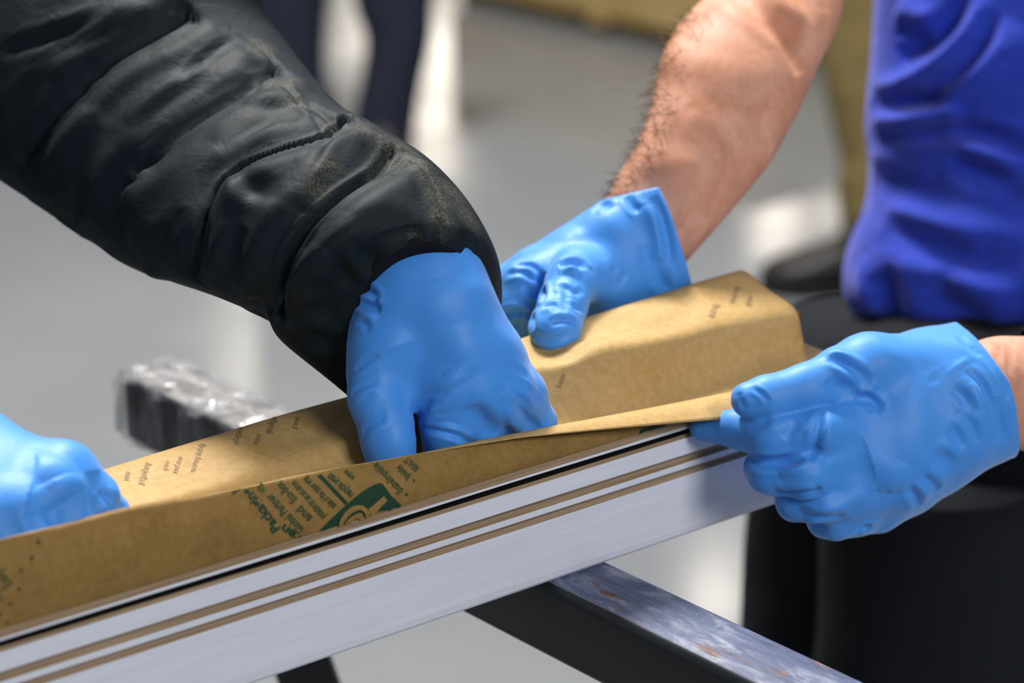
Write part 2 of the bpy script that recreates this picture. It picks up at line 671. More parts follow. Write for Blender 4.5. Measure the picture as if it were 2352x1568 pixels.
def extrude_profile(name, prof, s0, s1, mats, fm, parent=None, props=None, ns=60, wob=0.0):
    """prof: closed list of (v, z); fm: material per side"""
    n = len(prof)
    S = np.linspace(s0, s1, ns)
    V = []
    for s in S:
        for k, (v_, z_) in enumerate(prof):
            V.append(SVZ(s, v_ + wob * math.sin(s * 37 + k) * 0.3, z_ + wob * math.sin(s * 23 + k * 2)))
    Fc = grid_faces(ns, n)
    fmat = [fm[j] for i in range(ns - 1) for j in range(n)]
    Fc.append(tuple(range(n - 1, -1, -1)))
    Fc.append(tuple(range((ns - 1) * n, ns * n)))
    fmat += [1, 1]
    return mesh_obj(name, V, Fc, None, parent, smooth=False, props=props, mats=mats, fmat=fmat)


# ------------------------------------------------------------------ the boards
DB = 0.112
Z = ZT
S0, S1 = -0.42, 0.405
MW = [M_white, M_core, M_dark]
extrude_profile('fibreboard_panel', [(0.0022, Z + 0.0003), (0.0006, Z + 0.0022), (0.0, Z + 0.006), (0.0, Z + 0.0366), (0.0016, Z + 0.0385), (DB, Z + 0.0385), (DB, Z + 0.0003)],
                S0, S1, MW, [0, 0, 0, 1, 0, 1, 0],
                props=dict(label='thick white laminated board lying lowest in the stack, resting on the steel tube', category='board'))
extrude_profile('fibreboard_panel', [(0.0016, Z + 0.0387), (0.0004, Z + 0.0407), (0.0004, Z + 0.0440), (0.0022, Z + 0.0462), (DB - .002, Z + 0.0462), (DB - .002, Z + 0.0387)],
                S0, S1, MW, [1, 0, 1, 0, 1, 0],
                props=dict(label='thin white board with brown edges sandwiched between the two thicker white boards', category='board'))
extrude_profile('fibreboard_panel', [(0.0022, Z + 0.0464), (0.0008, Z + 0.0486), (0.0008, Z + 0.0582), (0.0018, Z + 0.0600), (DB - .001, Z + 0.0600), (DB - .001, Z + 0.0464)],
                S0, S1, MW, [1, 0, 1, 2, 1, 0],  # top ledge coloured dark to deepen the shade in the gap
                props=dict(label='second thick white board, just under the dark gap below the brown paper', category='board'))
extrude_profile('fibreboard_panel', [(0.0060, Z + 0.0601), (0.0048, Z + 0.0630), (0.0012, Z + 0.0632), (0.0012, Z + 0.0640), (0.0018, Z + 0.0644), (0.0018, Z + 0.0685), (DB - .003, Z + 0.0685), (DB - .003, Z + 0.0601)],
                S0, S1, MW, [2, 2, 0, 0, 1, 1, 1, 2], wob=0.0001,
                props=dict(label='topmost thin board with a narrow white bead along its edge, wrapped by brown paper', category='board'))

# ------------------------------------------------------------------ paper wrap
# columns: rows of (px, py, v) ; rows from back hem over the ridge, down into the trough and up the front flap to the free edge
ZB = Z + 0.0692
PAPER_X = [-330, -120, 60, 240, 420, 560, 700, 805, 900, 1000, 1100, 1200, 1300, 1400, 1500, 1600, 1700, 1790, 1870]


def yl(xs, ys):
    return lambda x: float(np.interp(x, xs, ys))


# the edges as the eye meets them, then set on their vertical planes
ridge_y = yl([-330, 240, 420, 560, 676, 805, 1000, 1180, 1345, 1500, 1600, 1715], [1252, 1080, 1023, 980, 945, 910, 845, 782, 728, 680, 648, 616])
break_y = yl([-330, 300, 560, 809, 1000, 1190, 1400, 1560, 1700, 1830], [1360, 1165, 1085, 1002, 935, 862, 800, 765, 735, 708])
base_y = lambda x: float(np.interp(x, [-400, 0, 180, 560, 820, 1100, 1390, 1590, 2000], [1562, 1450, 1393, 1280, 1200, 1116, 1031, 973, 852]))
top_y = yl([-400, 0, 200, 298, 540, 680, 805, 870, 985, 1100, 1272, 1500, 1690, 1790, 1900, 2000], [1335, 1238, 1190, 1165, 1124, 1092, 1068, 1058, 1036, 1011, 977, 935, 897, 878, 862, 848])
free_y = yl([-400, 0, 805, 985, 1100, 1200, 1400, 1600, 1780, 1900, 1960, 2050], [1335, 1238, 1068.5, 1038, 1019, 1003, 984, 966, 953, 933, 910, 880])


def s_of(p):
    return float(np.dot(p - A0, U))


def line_at_s(fy, v_, s, lo=-900, hi=2700):
    """point of an edge (a curve fy in a vertical plane v_) at station s"""
    for _ in range(44):
        mid = (lo + hi) / 2
        if s_of(PV(mid, fy(mid), v_)) < s:
            lo = mid
        else:
            hi = mid
    return PV(lo, fy(lo), v_)


def ext(fy, xa, xb):
    """extend an edge linearly beyond its samples"""
    def g(x):
        if x < xa:
            return fy(xa) + (x - xa) * (fy(xa + 60) - fy(xa)) / 60
        if x > xb:
            return fy(xb) + (x - xb) * (fy(xb) - fy(xb - 60)) / 60
        return fy(x)
    return g


ridge_f = ext(ridge_y, -330, 1715)
break_f = ext(break_y, -330, 1830)
top_f = ext(top_y, -400, 2000)
free_f = ext(free_y, -400, 2050)
stations = np.linspace(-0.33, 0.415, 90)
rows = []
for s in stations:
    vb = -0.0005
    e_ = min(max((s - 0.26) / 0.14, 0), 1) ** 1.5
    r_ = min(max((s - 0.175) / 0.085, 0), 1)
    r_ = r_ * r_ * (3 - 2 * r_)
    rid = line_at_s(ridge_f, 0.097 - 0.017 * r_, s - e_ * 0.033)
    brk = line_at_s(break_f, 0.053 - 0.019 * r_, s - e_ * 0.033)
    # the flap leans back a little, at the right it is pulled towards the camera
    pull = min(max((s - 0.11) / 0.26, 0), 1)
    lean = 0.010 * (1 - pull) + 0.002
    top = line_at_s(top_f, lean, s)
    fr = line_at_s(free_f, lean - 0.0005 - 0.036 * pull ** 0.9, s)
    base = SVZ(s, vb, Z + 0.0670)
    b0 = SVZ(s, 0.0022, Z + 0.0686)
    hgt = top[2] - ZB
    midf = SVZ(s, lean * 0.35 - 0.0005 + 0.001 * math.sin(s * 30), ZB + hgt * 0.5)
    ctrl = [SVZ(s, 0.119, ZB - 0.004), SVZ(s - e_ * .033, 0.110 - 0.018 * r_, (rid[2] + ZB) / 2), rid * np.array([1, 1, 1]),
            (rid * 0.5 + brk * 0.5) + np.array([0, 0, 0.0015 + 0.001 * math.sin(s * 40)]), brk,
            SVZ(s - e_ * .032, 0.0445 - 0.0165 * r_, ZB + (brk[2] - ZB) * 0.50), SVZ(s - e_ * .035, 0.0290 - 0.008 * r_, ZB + 0.0035), SVZ(s - e_ * .035, 0.010, ZB + 0.0003), b0, base]
    rows.append((ctrl, [base, b0, midf, top, fr], pull))
RE = []
for ctrl, flap, pull in rows:
    a = catmull(np.array(ctrl[:9]), np.linspace(0, 8, 50))
    RE.append(a)
# sheet: trough side
sheet = []
for (ctrl, flap, pull), a in zip(rows, RE):
    base, b0, midf, top, fr = flap
    k = np.array([ctrl[7], b0, midf, top])
    up = catmull(k, np.linspace(1, 3, 26))
    out = []
    for t in np.linspace(0, 1, 14)[1:]:
        q = top + (fr - top) * t
        q = q + np.array([0, 0, 0.006 * pull * math.sin(math.pi * t)])
        out.append(q)
    sheet.append(np.vstack([a[:44], up, np.array(out)]))
sheet = np.array(sheet)
nr, ncol = sheet.shape[:2]
# dents in the top of the wrap near the right hand, soft crumples
SV = sheet.reshape(-1, 3).copy()
SF = grid_faces(nr, ncol, closed=False)
for f in [0]:
    pass
Vn = vnormals(SV, SF)
if np.mean(Vn[:, 2]) < 0:
    SF = [tuple(reversed(q)) for q in SF]


def sculpt_open(V, Fc, strokes):
    Vn = vnormals(V, Fc)
    bvh = BVHTree.FromPolygons([Vector(p) for p in V], [list(map(int, f)) for f in Fc])
    disp = np.zeros(len(V))
    for (kind, pts, wmm, amm) in strokes:
        pts = np.array(pts, float)
        pp = catmull(pts, np.linspace(0, len(pts) - 1, 40))
        Q = [np.array(h_[0]) for h_ in (bvh.ray_cast(Vector(CAM), Vector(ray(x, y)).normalized()) for x, y in pp) if h_[0] is not None]
        if len(Q) < 2:
            continue
        Q = np.array(Q)
        D2 = ((V[:, None, :] - Q[None]) ** 2).sum(2)
        q = np.sqrt(D2.min(1)) / (wmm / 1000)
        g = np.exp(-q ** 2)
        disp += amm / 1000 * g * (1 if kind == 'r' else -1)
    return V + Vn * disp[:, None]


SV = sculpt_open(SV, SF, [
    ('c', [(1230, 800), (1290, 812)], 12, 5.0), ('c', [(1330, 770), (1450, 760), (1520, 745)], 9, 2.0),
    ('r', [(1190, 850), (1300, 835), (1420, 800)], 6, 1.5), ('r', [(1330, 800), (1420, 770), (1560, 700)], 5, 1.5),
    ('c', [(1560, 700), (1600, 760), (1650, 800)], 8, 1.2), ('c', [(1500, 880), (1650, 840), (1780, 800)], 9, 2.0),
    ('r', [(1590, 665), (1640, 720)], 5, 1.0), ('c', [(700, 1000), (760, 985), (800, 960)], 8, 1.5),
    ('c', [(360, 1110), (500, 1075)], 9, 1.2), ('r', [(1250, 930), (1400, 900)], 9, 1.4)])
wrap = thing('kraft_paper_wrap', tuple(SVZ(0.05, 0.05, ZB)), 'brown kraft paper sheet with green printing wrapped around the white boards', 'paper')
sh = mesh_obj('paper_sheet', SV, SF, None, wrap, mats=[M_paper, M_paper_out], fmat=[0] * len(SF))
so = sh.modifiers.new('thickness', 'SOLIDIFY')
so.thickness = 0.0005
so.offset = -1
so.material_offset = 1
so.material_offset_rim = 0
sheet_bvh = BVHTree.FromPolygons([Vector(p) for p in SV], [list(map(int, f)) for f in SF])
# small torn tab at the far end
tp = [PV(1822, 712, .058), PV(1842, 716, .055), PV(1838, 745, .054), PV(1834, 770, .055), PV(1818, 740, .060)]
mesh_obj('torn_tab', tp + [p + N * 0.0006 for p in tp], [(0, 1, 2, 3, 4), (9, 8, 7, 6, 5)] + [(k, (k + 1) % 5, (k + 1) % 5 + 5, k + 5) for k in range(5)], M_paper_out, wrap, smooth=False)


def on_sheet(x, y, off=0.0009):
    h_ = sheet_bvh.ray_cast(Vector(CAM), Vector(ray(x, y)).normalized())
    if h_[0] is None:
        return None
    n_ = np.array(h_[1])
    if np.dot(n_, ray(x, y)) > 0:
        n_ = -n_
    return np.array(h_[0]) + n_ * off


def print_poly(name, polys, m, off=0.0009, grid=None):
    """flat shapes lying on the sheet. polys: list of pixel polygons"""
    V, Fc = [], []
    for poly in polys:
        cx_, cy_ = np.mean(poly, axis=0)
        for (ax_, ay_), (bx_, by_) in zip(poly, list(poly[1:]) + [poly[0]]):
            m_ = 7
            idx_ = {}
            for i_ in range(m_ + 1):
                for j_ in range(m_ + 1 - i_):
                    u_, w_ = i_ / m_, j_ / m_
                    q_ = on_sheet(cx_ + (ax_ - cx_) * u_ + (bx_ - cx_) * w_, cy_ + (ay_ - cy_) * u_ + (by_ - cy_) * w_, off)
                    idx_[i_, j_] = len(V) if q_ is not None else None
                    if q_ is not None:
                        V.append(q_)
            for i_ in range(m_):
                for j_ in range(m_ - i_):
                    t1 = (idx_[i_, j_], idx_[i_ + 1, j_], idx_[i_, j_ + 1])
                    if None not in t1:
                        Fc.append(t1)
                    if i_ + j_ < m_ - 1:
                        t2 = (idx_[i_ + 1, j_], idx_[i_ + 1, j_ + 1], idx_[i_, j_ + 1])
                        if None not in t2:
                            Fc.append(t2)
    if V:
        return mesh_obj(name, V, Fc, m, wrap, smooth=False)


def print_text(name, body, org, e1, size, m, off=0.0009, squash=1.0, mirror=False, end=None, bold=0.012):
    """org pixel of the baseline start, e1 reading direction, size cap height in pixels"""
    cu = bpy.data.curves.new('t', 'FONT')
    cu.body = body
    cu.size = 1.0
    cu.resolution_u = 2
    cu.offset = bold
    to = bpy.data.objects.new('t', cu)
    scn.collection.objects.link(to)
    bpy.context.view_layer.update()
    me = to.evaluated_get(bpy.context.evaluated_depsgraph_get()).to_mesh()
    vv = [tuple(q.co) for q in me.vertices]
    ff = [tuple(q.vertices) for q in me.polygons]
    to.to_mesh_clear()
    bpy.data.objects.remove(to)
    bpy.data.curves.remove(cu)
    if end is not None:
        e1 = (end[0] - org[0], end[1] - org[1])
        squash = math.hypot(*e1) / (max(q[0] for q in vv) * size)
    e = np.array([e1[0], -e1[1]], float)
    e /= np.linalg.norm(e)
    u_ = np.array([-e[1], e[0]])
    if mirror:
        u_ = -u_
    V, ok = [], []
    for (x, y, z) in vv:
        q = e * x * size * squash + u_ * y * size
        p = on_sheet(org[0] + q[0], org[1] - q[1], off)
        # keep letters on the front flap: drop what falls past its edge
        ok.append(p is not None)
        V.append(p if p is not None else np.zeros(3))
    dep = np.array([np.dot(p - CAM, FW) for p in V])
    md = np.median(dep)
    ok = [o_ and abs(d_ - md) < 0.02 for o_, d_ in zip(ok, dep)]
    ff = [f_ for f_ in ff if all(ok[q] for q in f_)]
    if not ff:
        return None
    used = sorted(set(q for f_ in ff for q in f_))
    mp = {q: i for i, q in enumerate(used)}
    return mesh_obj(name, [V[q] for q in used], [tuple(mp[q] for q in f_) for f_ in ff], m, wrap, smooth=False)


for (tb, ts, te, tz, tm, bd) in [
        ('ren', (692, 1232), (652, 1202), 30, M_ink, .03), ('Packaging', (644, 1212), (570, 1118), 33, M_ink, .03),
        ('Global Partner', (698, 1214), (620, 1132), 28, M_ink2, .03), ('Wide', (612, 1124), (597, 1108), 25, M_ink2, .03),
        ('and', (717, 1188), (690, 1160), 29, M_ink2, .03), ('Eco-Box', (682, 1146), (643, 1104), 28, M_ink2, .03),
        ('protection for use and storage', (748, 1184), (676, 1102), 25, M_ink2, .03),
        ('sales of the paper wrap', (771, 1160), (702, 1092), 24, M_ink2, .03),
        ('recycle again', (812, 1134), (758, 1086), 26, M_ink2, .03), ('www', (815, 1096), (794, 1077), 22, M_ink2, .03),
        ('Exabelimplable', (925, 1125), (864, 1062), 25, M_ink2, .02), ('lpaide', (942, 1095), (917, 1068), 22, M_ink2, .02),
        ('BEAUT', (962, 1075), (935, 1050), 20, M_ink2, .02),
        ('O', (1460, 992), (1440, 994), 26, M_ink, .0)]:
    print_text('printing', tb, ts, None, tz, tm, end=te, bold=bd)
for (bx, by, br) in [(932, 1135, 3.2), (949, 1104, 2.6), (86, 1245, 4.5), (72, 1281, 4.5), (48, 1310, 4), (42, 1351, 4), (22, 1385, 4), (16, 1428, 3.5)]:
    print_poly('printing', [[(bx + br * math.cos(t), by + br * 1.2 * math.sin(t)) for t in np.linspace(0, 2 * math.pi, 10, endpoint=False)]], M_ink2)
print_text('printing', 'Recycled paper', (63, 1259), (-52, -62), 38, M_ink2, squash=0.7)
print_text('printing', 'Tear resistant', (36, 1298), (-52, -62), 40, M_ink2, squash=0.7)
print_text('printing', 'Easy to store', (28, 1340), (-52, -62), 38, M_ink2, squash=0.7)
print_text('printing', 'Natural fibre', (10, 1372), (-52, -62), 36, M_ink2, squash=0.7)
print_text('printing', 'Bio', (4, 1410), (-52, -62), 36, M_ink2, squash=0.7)
print_poly('printing', [[(727, 1093), (735, 1089), (797, 1153), (792, 1160)]], M_ink)
print_poly('printing', [[(530, 1133), (552, 1122), (549, 1127), (533, 1137)]], M_ink)
# the green emblem with its knocked-out sign
logo = [(727, 1222), (757, 1192), (786, 1166), (806, 1148), (826, 1132), (844, 1120), (859, 1113), (868, 1110), (875, 1110.5), (880, 1115), (888, 1126), (898, 1139), (923, 1162)]
lowr = [(x, base_y(x) - 2) for (x, y) in logo]
quads = []
for k in range(len(logo) - 1):
    if k == 0:
        quads.append([logo[0], logo[1], lowr[1]])
    else:
        quads.append([lowr[k], logo[k], logo[k + 1], lowr[k + 1]])
print_poly('emblem', quads, M_ink)
arc = [(773, 1208), (778, 1190), (788, 1176), (802, 1164), (816, 1159), (829, 1160), (838, 1167), (844, 1170), (877, 1139), (886, 1148), (857, 1180), (846, 1187), (836, 1190), (836, 1178), (832, 1171),
       (822, 1169), (810, 1173), (796, 1182), (788, 1192), (783, 1204)]


def strip(outer, inner):
    return [[outer[k], outer[k + 1], inner[k + 1], inner[k]] for k in range(len(outer) - 1)]


o1 = [(773, 1209), (777, 1192), (788, 1176), (802, 1164), (816, 1159), (829, 1160), (839, 1167), (845, 1174), (846, 1187)]
i1 = [(783, 1205), (787, 1195), (796, 1184), (806, 1176), (817, 1170), (826, 1170), (832, 1174), (836, 1182), (838, 1190)]
print_poly('emblem', strip(o1, i1) + [[(842, 1168), (877, 1139), (886, 1148), (850, 1184)]], M_paper_out, 0.0016)
o2 = [(786, 1206), (790, 1196), (800, 1187), (812, 1179), (822, 1176), (829, 1178)]
i2 = [(790, 1204), (798, 1200), (806, 1193), (814, 1188), (822, 1189), (830, 1192)]
print_poly('emblem', strip(o2, i2), M_paper_out, 0.0016)
print_poly('emblem', [[(1462, 1002), (1470, 985), (1500, 978), (1545, 973), (1560, 968), (1540, 983), (1500, 995)]], M_ink)
# writing showing through the thin sheet from behind
for (tx, ty, n_, sz) in [(640, 950, 'gnigakcap', 22), (690, 960, 'neerg', 20), (560, 985, 'recycle', 22), (600, 1000, 'paper', 18), (470, 1020, 'global partner', 20), (420, 1050, 'eco box', 20),
                         (345, 1065, 'packaging', 22), (390, 1060, 'wrap', 18), (300, 1085, 'easy', 20), (1700, 660, 'partner', 22), (1650, 700, 'global', 22), (1730, 680, 'wrap', 20), (1300, 860, 'natural', 20)]:
    print_text('faint_printing', n_, (tx, ty), (-32, 88), sz, M_faint, 0.0005, squash=0.62, mirror=True)

# ------------------------------------------------------------------ steel trestle: tube + A-frame legs
fa, fb = PZ(460, 846, ZT), PZ(1980, 1553, ZT)
TU = (fb - fa) / np.linalg.norm(fb - fa)
TN = np.array([TU[1], -TU[0], 0])
if TN[0] > 0:
    TN = -TN
TWd = 0.0445
fc = PZ(333, 877, ZT)
start = fa + TU * np.dot(fc - fa, TU) * 0.5


def tube_pts(t, off=0.0, h=0.0445):
    c = fa + TU * t
    r = 0.006
    prof = []
    for (cx, cz, a0) in [(TWd - r, -r, 90), (TWd - r, -h + r, 0), (r, -h + r, -90), (r, -r, -180)]:
        for k in range(4):
            an = math.radians(a0 - k * 30)
            prof.append((cx + (r + off) * math.cos(an), cz + (r + off) * math.sin(an)))
    return [c + TN * a + np.array([0, 0, b]) for a, b in prof]


trestle = thing('steel_trestle', (float(start[0]), float(start[1]), 0.0), 'black steel trestle whose scuffed rusty top tube crosses under the boards', 'trestle')
V = []
for t in np.linspace(-0.02, 0.80, 40):
    V += tube_pts(t)
V = [p - np.array([0, 0, 0.0004]) for p in V]
Fc = grid_faces(40, 16)
fm = []
for i in range(39):
    for j in range(16):
        fm.append(0 if j in (0, 13, 14, 15) else 1)
Fc += [tuple(range(15, -1, -1)), tuple(range(39 * 16, 40 * 16))]
fm += [1, 1]
mesh_obj('top_tube', V, Fc, None, trestle, mats=[M_steel, M_black], fmat=fm, props=dict(label='scuffed square tube with blue-grey worn top and rust'))
# film around the far end
V = []
nf_ = 26
for i, t in enumerate(np.linspace(-0.030, 0.105, nf_)):
    pr = np.array(tube_pts(t, 0.0022))
    c = pr.mean(0)
    for j, p in enumerate(pr):
        wv = 0.0016 * math.sin(j * 2.1 + i * 0.9) + 0.0012 * math.sin(j * 4.7 + i * 1.9)
        V.append(p + (p - c) / np.linalg.norm(p - c) * wv + np.array([0, 0, -0.0]))
Fc = grid_faces(nf_, 16)
V.append(np.array(V[:16]).mean(0))
Fc += [((j + 1) % 16, j, len(V) - 1) for j in range(16)]
mesh_obj('plastic_wrap', V, Fc, M_film, trestle, props=dict(label='crinkled clear plastic film wrapped around the tube end'))


def bar(p, q, w_, m, name, parent):
    p = np.array(p, float)
    q = np.array(q, float)
    d = (q - p) / np.linalg.norm(q - p)
    a = np.cross(d, TU)
    a /= np.linalg.norm(a)
    b_ = np.cross(d, a)
    b_ /= np.linalg.norm(b_)
    r = w_ / 2
    c = 0.004
    prof = [(r - c, r), (r, r - c), (r, -r + c), (r - c, -r), (-r + c, -r), (-r, -r + c), (-r, r - c), (-r + c, r)]
    V = [e + a * x + b_ * y for e in (p, q) for x, y in prof]
    return mesh_obj(name, V, grid_faces(2, 8) + [tuple(range(7, -1, -1)), tuple(range(8, 16))], m, parent, smooth=False)


t_h = 0.068
for tt in (t_h, 0.76):
    for sg in (1, -1):
        top_ = fa + TU * tt + TN * TWd / 2 + np.array([0, 0, -0.050])
        bot = top_ + np.array([sg * 0.25, 0, 0]) + np.array([0, 0, -(top_[2] - 0.0)])
        bar(top_, bot, 0.031, M_black, 'leg', trestle)

# ------------------------------------------------------------------ jacket person
p1 = thing('person', (-0.62, 1.75, 0.0), 'person in a black quilted puffer jacket and blue gloves reaching into the paper trough', 'person')
SL = [(760, -420, -420, 60, 1.44, 0.072, 0, 0), (680, -220, -260, 210, 1.41, 0.070, -10, -5), (600, -20, -40, 385, 1.38, 0.068, -20, -10),
      (668, 110, 108, 484, 1.35, 0.063, -25, -10), (775, 235, 300, 612, 1.305, 0.060, -40, -12),
      (845, 275, 400, 648, 1.28, 0.058, -60, -15), (960, 345, 520, 690, 1.26, 0.057, -75, -20), (1035, 415, 636, 745, 1.248, 0.056, -88, -40),
      (1092, 490, 655, 790, 1.240, 0.054, -92, -80), (1133, 570, 705, 828, 1.236, 0.049, -85, -135), (1138, 640, 765, 855, 1.235, 0.044, -65, -190),
      (1124, 705, 812, 866, 1.235, 0.040, -40, -208)]
rings = loft_rings(SL, 190, 200)
V, Fc = ring_mesh(rings, True, False)
seamA = [(905, 330), (860, 385), (780, 440), (705, 510), (655, 590), (636, 680), (634, 745)]
sleeve_strokes = [
    ('C', seamA, 2.6, 4.5), ('C', seamA, 11.0, 5.5),
    ('C', [(795, 262), (740, 300), (640, 330), (540, 375), (480, 440), (450, 540), (437, 640)], 2.0, 4.0),
    ('C', [(795, 262), (740, 300), (640, 330), (540, 375), (480, 440), (450, 540), (437, 640)], 10.0, 4.5),
    ('C', [(640, 150), (560, 200), (450, 270), (340, 355), (270, 440)], 2.0, 4.5),
    ('C', [(640, 150), (560, 200), (450, 270), (340, 355), (270, 440), (290, 610)], 10.0, 4.5),
    ('c', [(540, 85), (470, 130), (410, 190)], 2.2, 2.5),
    ('C', [(440, 20), (380, 60), (260, 130), (180, 200), (100, 290), (40, 380)], 2.0, 4.0),
    ('C', [(440, 20), (380, 60), (260, 130), (180, 200), (100, 290), (40, 380)], 11.0, 5.0),
    ('c', [(250, 30), (120, 80), (0, 120)], 4, 4), ('r', [(400, 10), (300, 60), (200, 130)], 8, 3),
    # long seam running along the top of the sleeve
    ('c', [(480, 30), (560, 80), (625, 135), (650, 200), (700, 250), (760, 300), (830, 300), (910, 340), (970, 390), (1010, 460), (1018, 520)], 1.6, 1.5),
    ('c', [(500, 42), (575, 95), (640, 150), (665, 210), (715, 262)], 1.4, 1.2), ('c', [(845, 292), (925, 335), (990, 390), (1035, 460)], 1.3, 1.1),
    # soft folds
    ('f', [(120, 90), (230, 60), (330, 20)], 9, 4), ('c', [(20, 300), (60, 230), (130, 160)], 7, 3), ('r', [(200, 240), (150, 320), (120, 400)], 12, 3),
    ('f', [(300, 300), (400, 215), (500, 160)], 7, 3), ('c', [(420, 480), (380, 560), (340, 620)], 8, 3), ('c', [(560, 520), (530, 600), (520, 690)], 7, 3), ('c', [(200, 420), (160, 480), (150, 540)], 6, 4),
    ('c', [(100, 390), (80, 430), (90, 480)], 5, 3.5), ('r', [(330, 380), (280, 470), (250, 560)], 11, 3.0), ('f', [(640, 470), (560, 440), (520, 380)], 7, 2.5), ('c', [(600, 640), (590, 690), (600, 735)], 5, 2.5),
    ('r', [(480, 200), (560, 170), (620, 190)], 6, 2.2), ('c', [(700, 240), (740, 262), (775, 270)], 3.5, 2.5), ('f', [(860, 640), (830, 600), (790, 560)], 5, 2.0),
    ('c', [(820, 275), (800, 268), (780, 262)], 4, 3.0), ('c', [(1035, 405), (1055, 420), (1060, 450)], 4, 2.2),
    ('f', [(550, 235), (640, 235), (720, 230)], 6, 3), ('r', [(560, 240), (660, 240), (720, 262)], 4, 2.2), ('c', [(640, 265), (580, 300), (500, 350)], 5, 2),
    ('r', [(800, 300), (760, 350), (720, 420), (700, 480)], 4, 1.8), ('c', [(790, 300), (740, 330), (715, 380)], 4, 1.6),
    ('c', [(620, 400), (560, 470), (520, 560)], 9, 2.2), ('r', [(690, 480), (640, 560), (600, 640)], 10, 1.8),
    ('c', [(500, 300), (380, 360), (300, 450)], 9, 1.5), ('c', [(380, 140), (300, 200), (230, 270)], 8, 2), ('r', [(420, 170), (340, 230), (260, 330)], 7, 1.6),
    ('c', [(850, 560), (862, 600), (880, 640)], 5, 2), ('c', [(775, 570), (785, 620), (800, 660)], 4, 2.2), ('c', [(930, 520), (950, 545), (948, 570)], 4, 1.8),
    ('c', [(1012, 500), (1015, 530), (1005, 560)], 2.5, 1.5), ('c', [(1060, 530), (1075, 560), (1080, 585)], 4, 1.8), 
    ('c', [(700, 700), (740, 710), (775, 720)], 5, 2), ('c', [(690, 640), (730, 665), (760, 700)], 5, 1.8), ('c', [(720, 780), (755, 790), (790, 800)], 5, 2.0),
    ('r', [(700, 560), (760, 500), (860, 430), (960, 440)], 14, 2.5), ('r', [(670, 700), (690, 620), (730, 560)], 10, 2), ('c', [(820, 540), (900, 520), (990, 530)], 7, 1.3),
    ('c', [(900, 400), (950, 380), (985, 400)], 3, 1.0), ('c', [(850, 410), (900, 375), (925, 355)], 2.2, 2.0)]
V, Fc = sculpt(V, Fc, sleeve_strokes)
sleeve = mesh_obj('jacket_sleeve', V, Fc, M_jack, p1)
# dust rubbed into the fabric, a stain with a place of its own on the sleeve
dust_c = P(960, 400, 1.22)
m = M_jack
v = coords(m)
tc = nd(m, 'ShaderNodeTexCoord')


def blob(center, rad):
    s_ = nd(m, 'ShaderNodeVectorMath', operation='DISTANCE')
    lk(m, tc.outputs['Object'], s_.inputs[0])
    s_.inputs[1].default_value = tuple(center - np.array(p1['_org']))
    mr = nd(m, 'ShaderNodeMapRange')
    mr.inputs['From Min'].default_value = rad
    mr.inputs['From Max'].default_value = rad * 0.25
    lk(m, s_.outputs['Value'], mr.inputs['Value'])
    return mr.outputs['Result']


acc_ = None
slv_bvh = BVHTree.FromPolygons([Vector(p) for p in V], [list(map(int, f)) for f in Fc])
for (bx, by, br) in [(805, 290, .009), (840, 300, .010), (880, 322, .012), (920, 345, .013), (960, 380, .014), (990, 415, .013), (1008, 455, .012), (1015, 500, .010), (1040, 440, .012), (1070, 490, .012), (1000, 360, .012),
                     (895, 375, .010), (860, 410, .009), (745, 380, .010), (725, 430, .009), (650, 190, .010), (680, 240, .010), (600, 110, .009), (760, 290, .009), (950, 540, .004)]:
    h_ = slv_bvh.ray_cast(Vector(CAM), Vector(ray(bx, by)).normalized())
    if h_[0] is None:
        continue
    q = blob(np.array(h_[0]), br * 1.25)
    if acc_ is None:
        acc_ = q
    else:
        mx = nd(m, 'ShaderNodeMath', operation='MAXIMUM')
        lk(m, acc_, mx.inputs[0])
        lk(m, q, mx.inputs[1])
        acc_ = mx.outputs[0]
sp = ramp(m, noise(m, v, 700, 6, 0.85), [(0.44, (0.0, 0.0, 0.0)), (0.70, (0.9, 0.9, 0.9))])
mm = nd(m, 'ShaderNodeMath', operation='MULTIPLY')
lk(m, sp, mm.inputs[0])
lk(m, acc_, mm.inputs[1])
lk(m, mixc(m, mm.outputs[0], (0.0060, 0.0125, 0.0160), (0.16, 0.145, 0.10)), bsdf(m).inputs['Base Color'])

# cuff lining: a knitted band set inside the cuff
LN = [(1127, 690, 806, 862, 1.235, 0.0395, -44, -208), (1123, 712, 814, 862, 1.235, 0.039, -38, -202), (1113, 728, 826, 852, 1.237, 0.036, -35, -190), (1108, 722, 826, 838, 1.240, 0.034, -40, -180),
      (1085, 640, 780, 790, 1.255, 0.034, -70, -140), (1040, 540, 720, 740, 1.265, 0.034, -80, -80)]
V, Fc = ring_mesh(loft_rings(LN, 40, 120), False, True)
mesh_obj('cuff_lining', V, Fc, M_lining, sleeve, props=dict(label='dark knitted cuff band'))

# jacket body far left, mostly outside the picture
tors = world_loft([(-0.70, 1.85, 0.82, 0.19, 0.14), (-0.70, 1.85, 0.95, 0.21, 0.155), (-0.70, 1.85, 1.15, 0.22, 0.16), (-0.69, 1.83, 1.32, 0.23, 0.155), (-0.66, 1.80, 1.44, 0.20, 0.12), (-0.65, 1.79, 1.50, 0.08, 0.08)], 70, 80,
                  lambda t, th: 1 + 0.02 * abs(math.sin(t * 34)))
V, Fc = ring_mesh(tors)
Fc, _ = orient(V, Fc)
mesh_obj('jacket_body', V, Fc, M_jack, p1)
for lx in (-0.60, -0.80):
    V, Fc = ring_mesh(world_loft([(lx, 1.85, 0.86, 0.10, 0.10), (lx, 1.85, 0.55, 0.085, 0.09), (lx, 1.85, 0.10, 0.065, 0.07), (lx, 1.85, 0.07, 0.065, 0.07)], 24, 32))
    Fc, _ = orient(V, Fc)
    mesh_obj('trouser_leg', V, Fc, M_navy, p1)

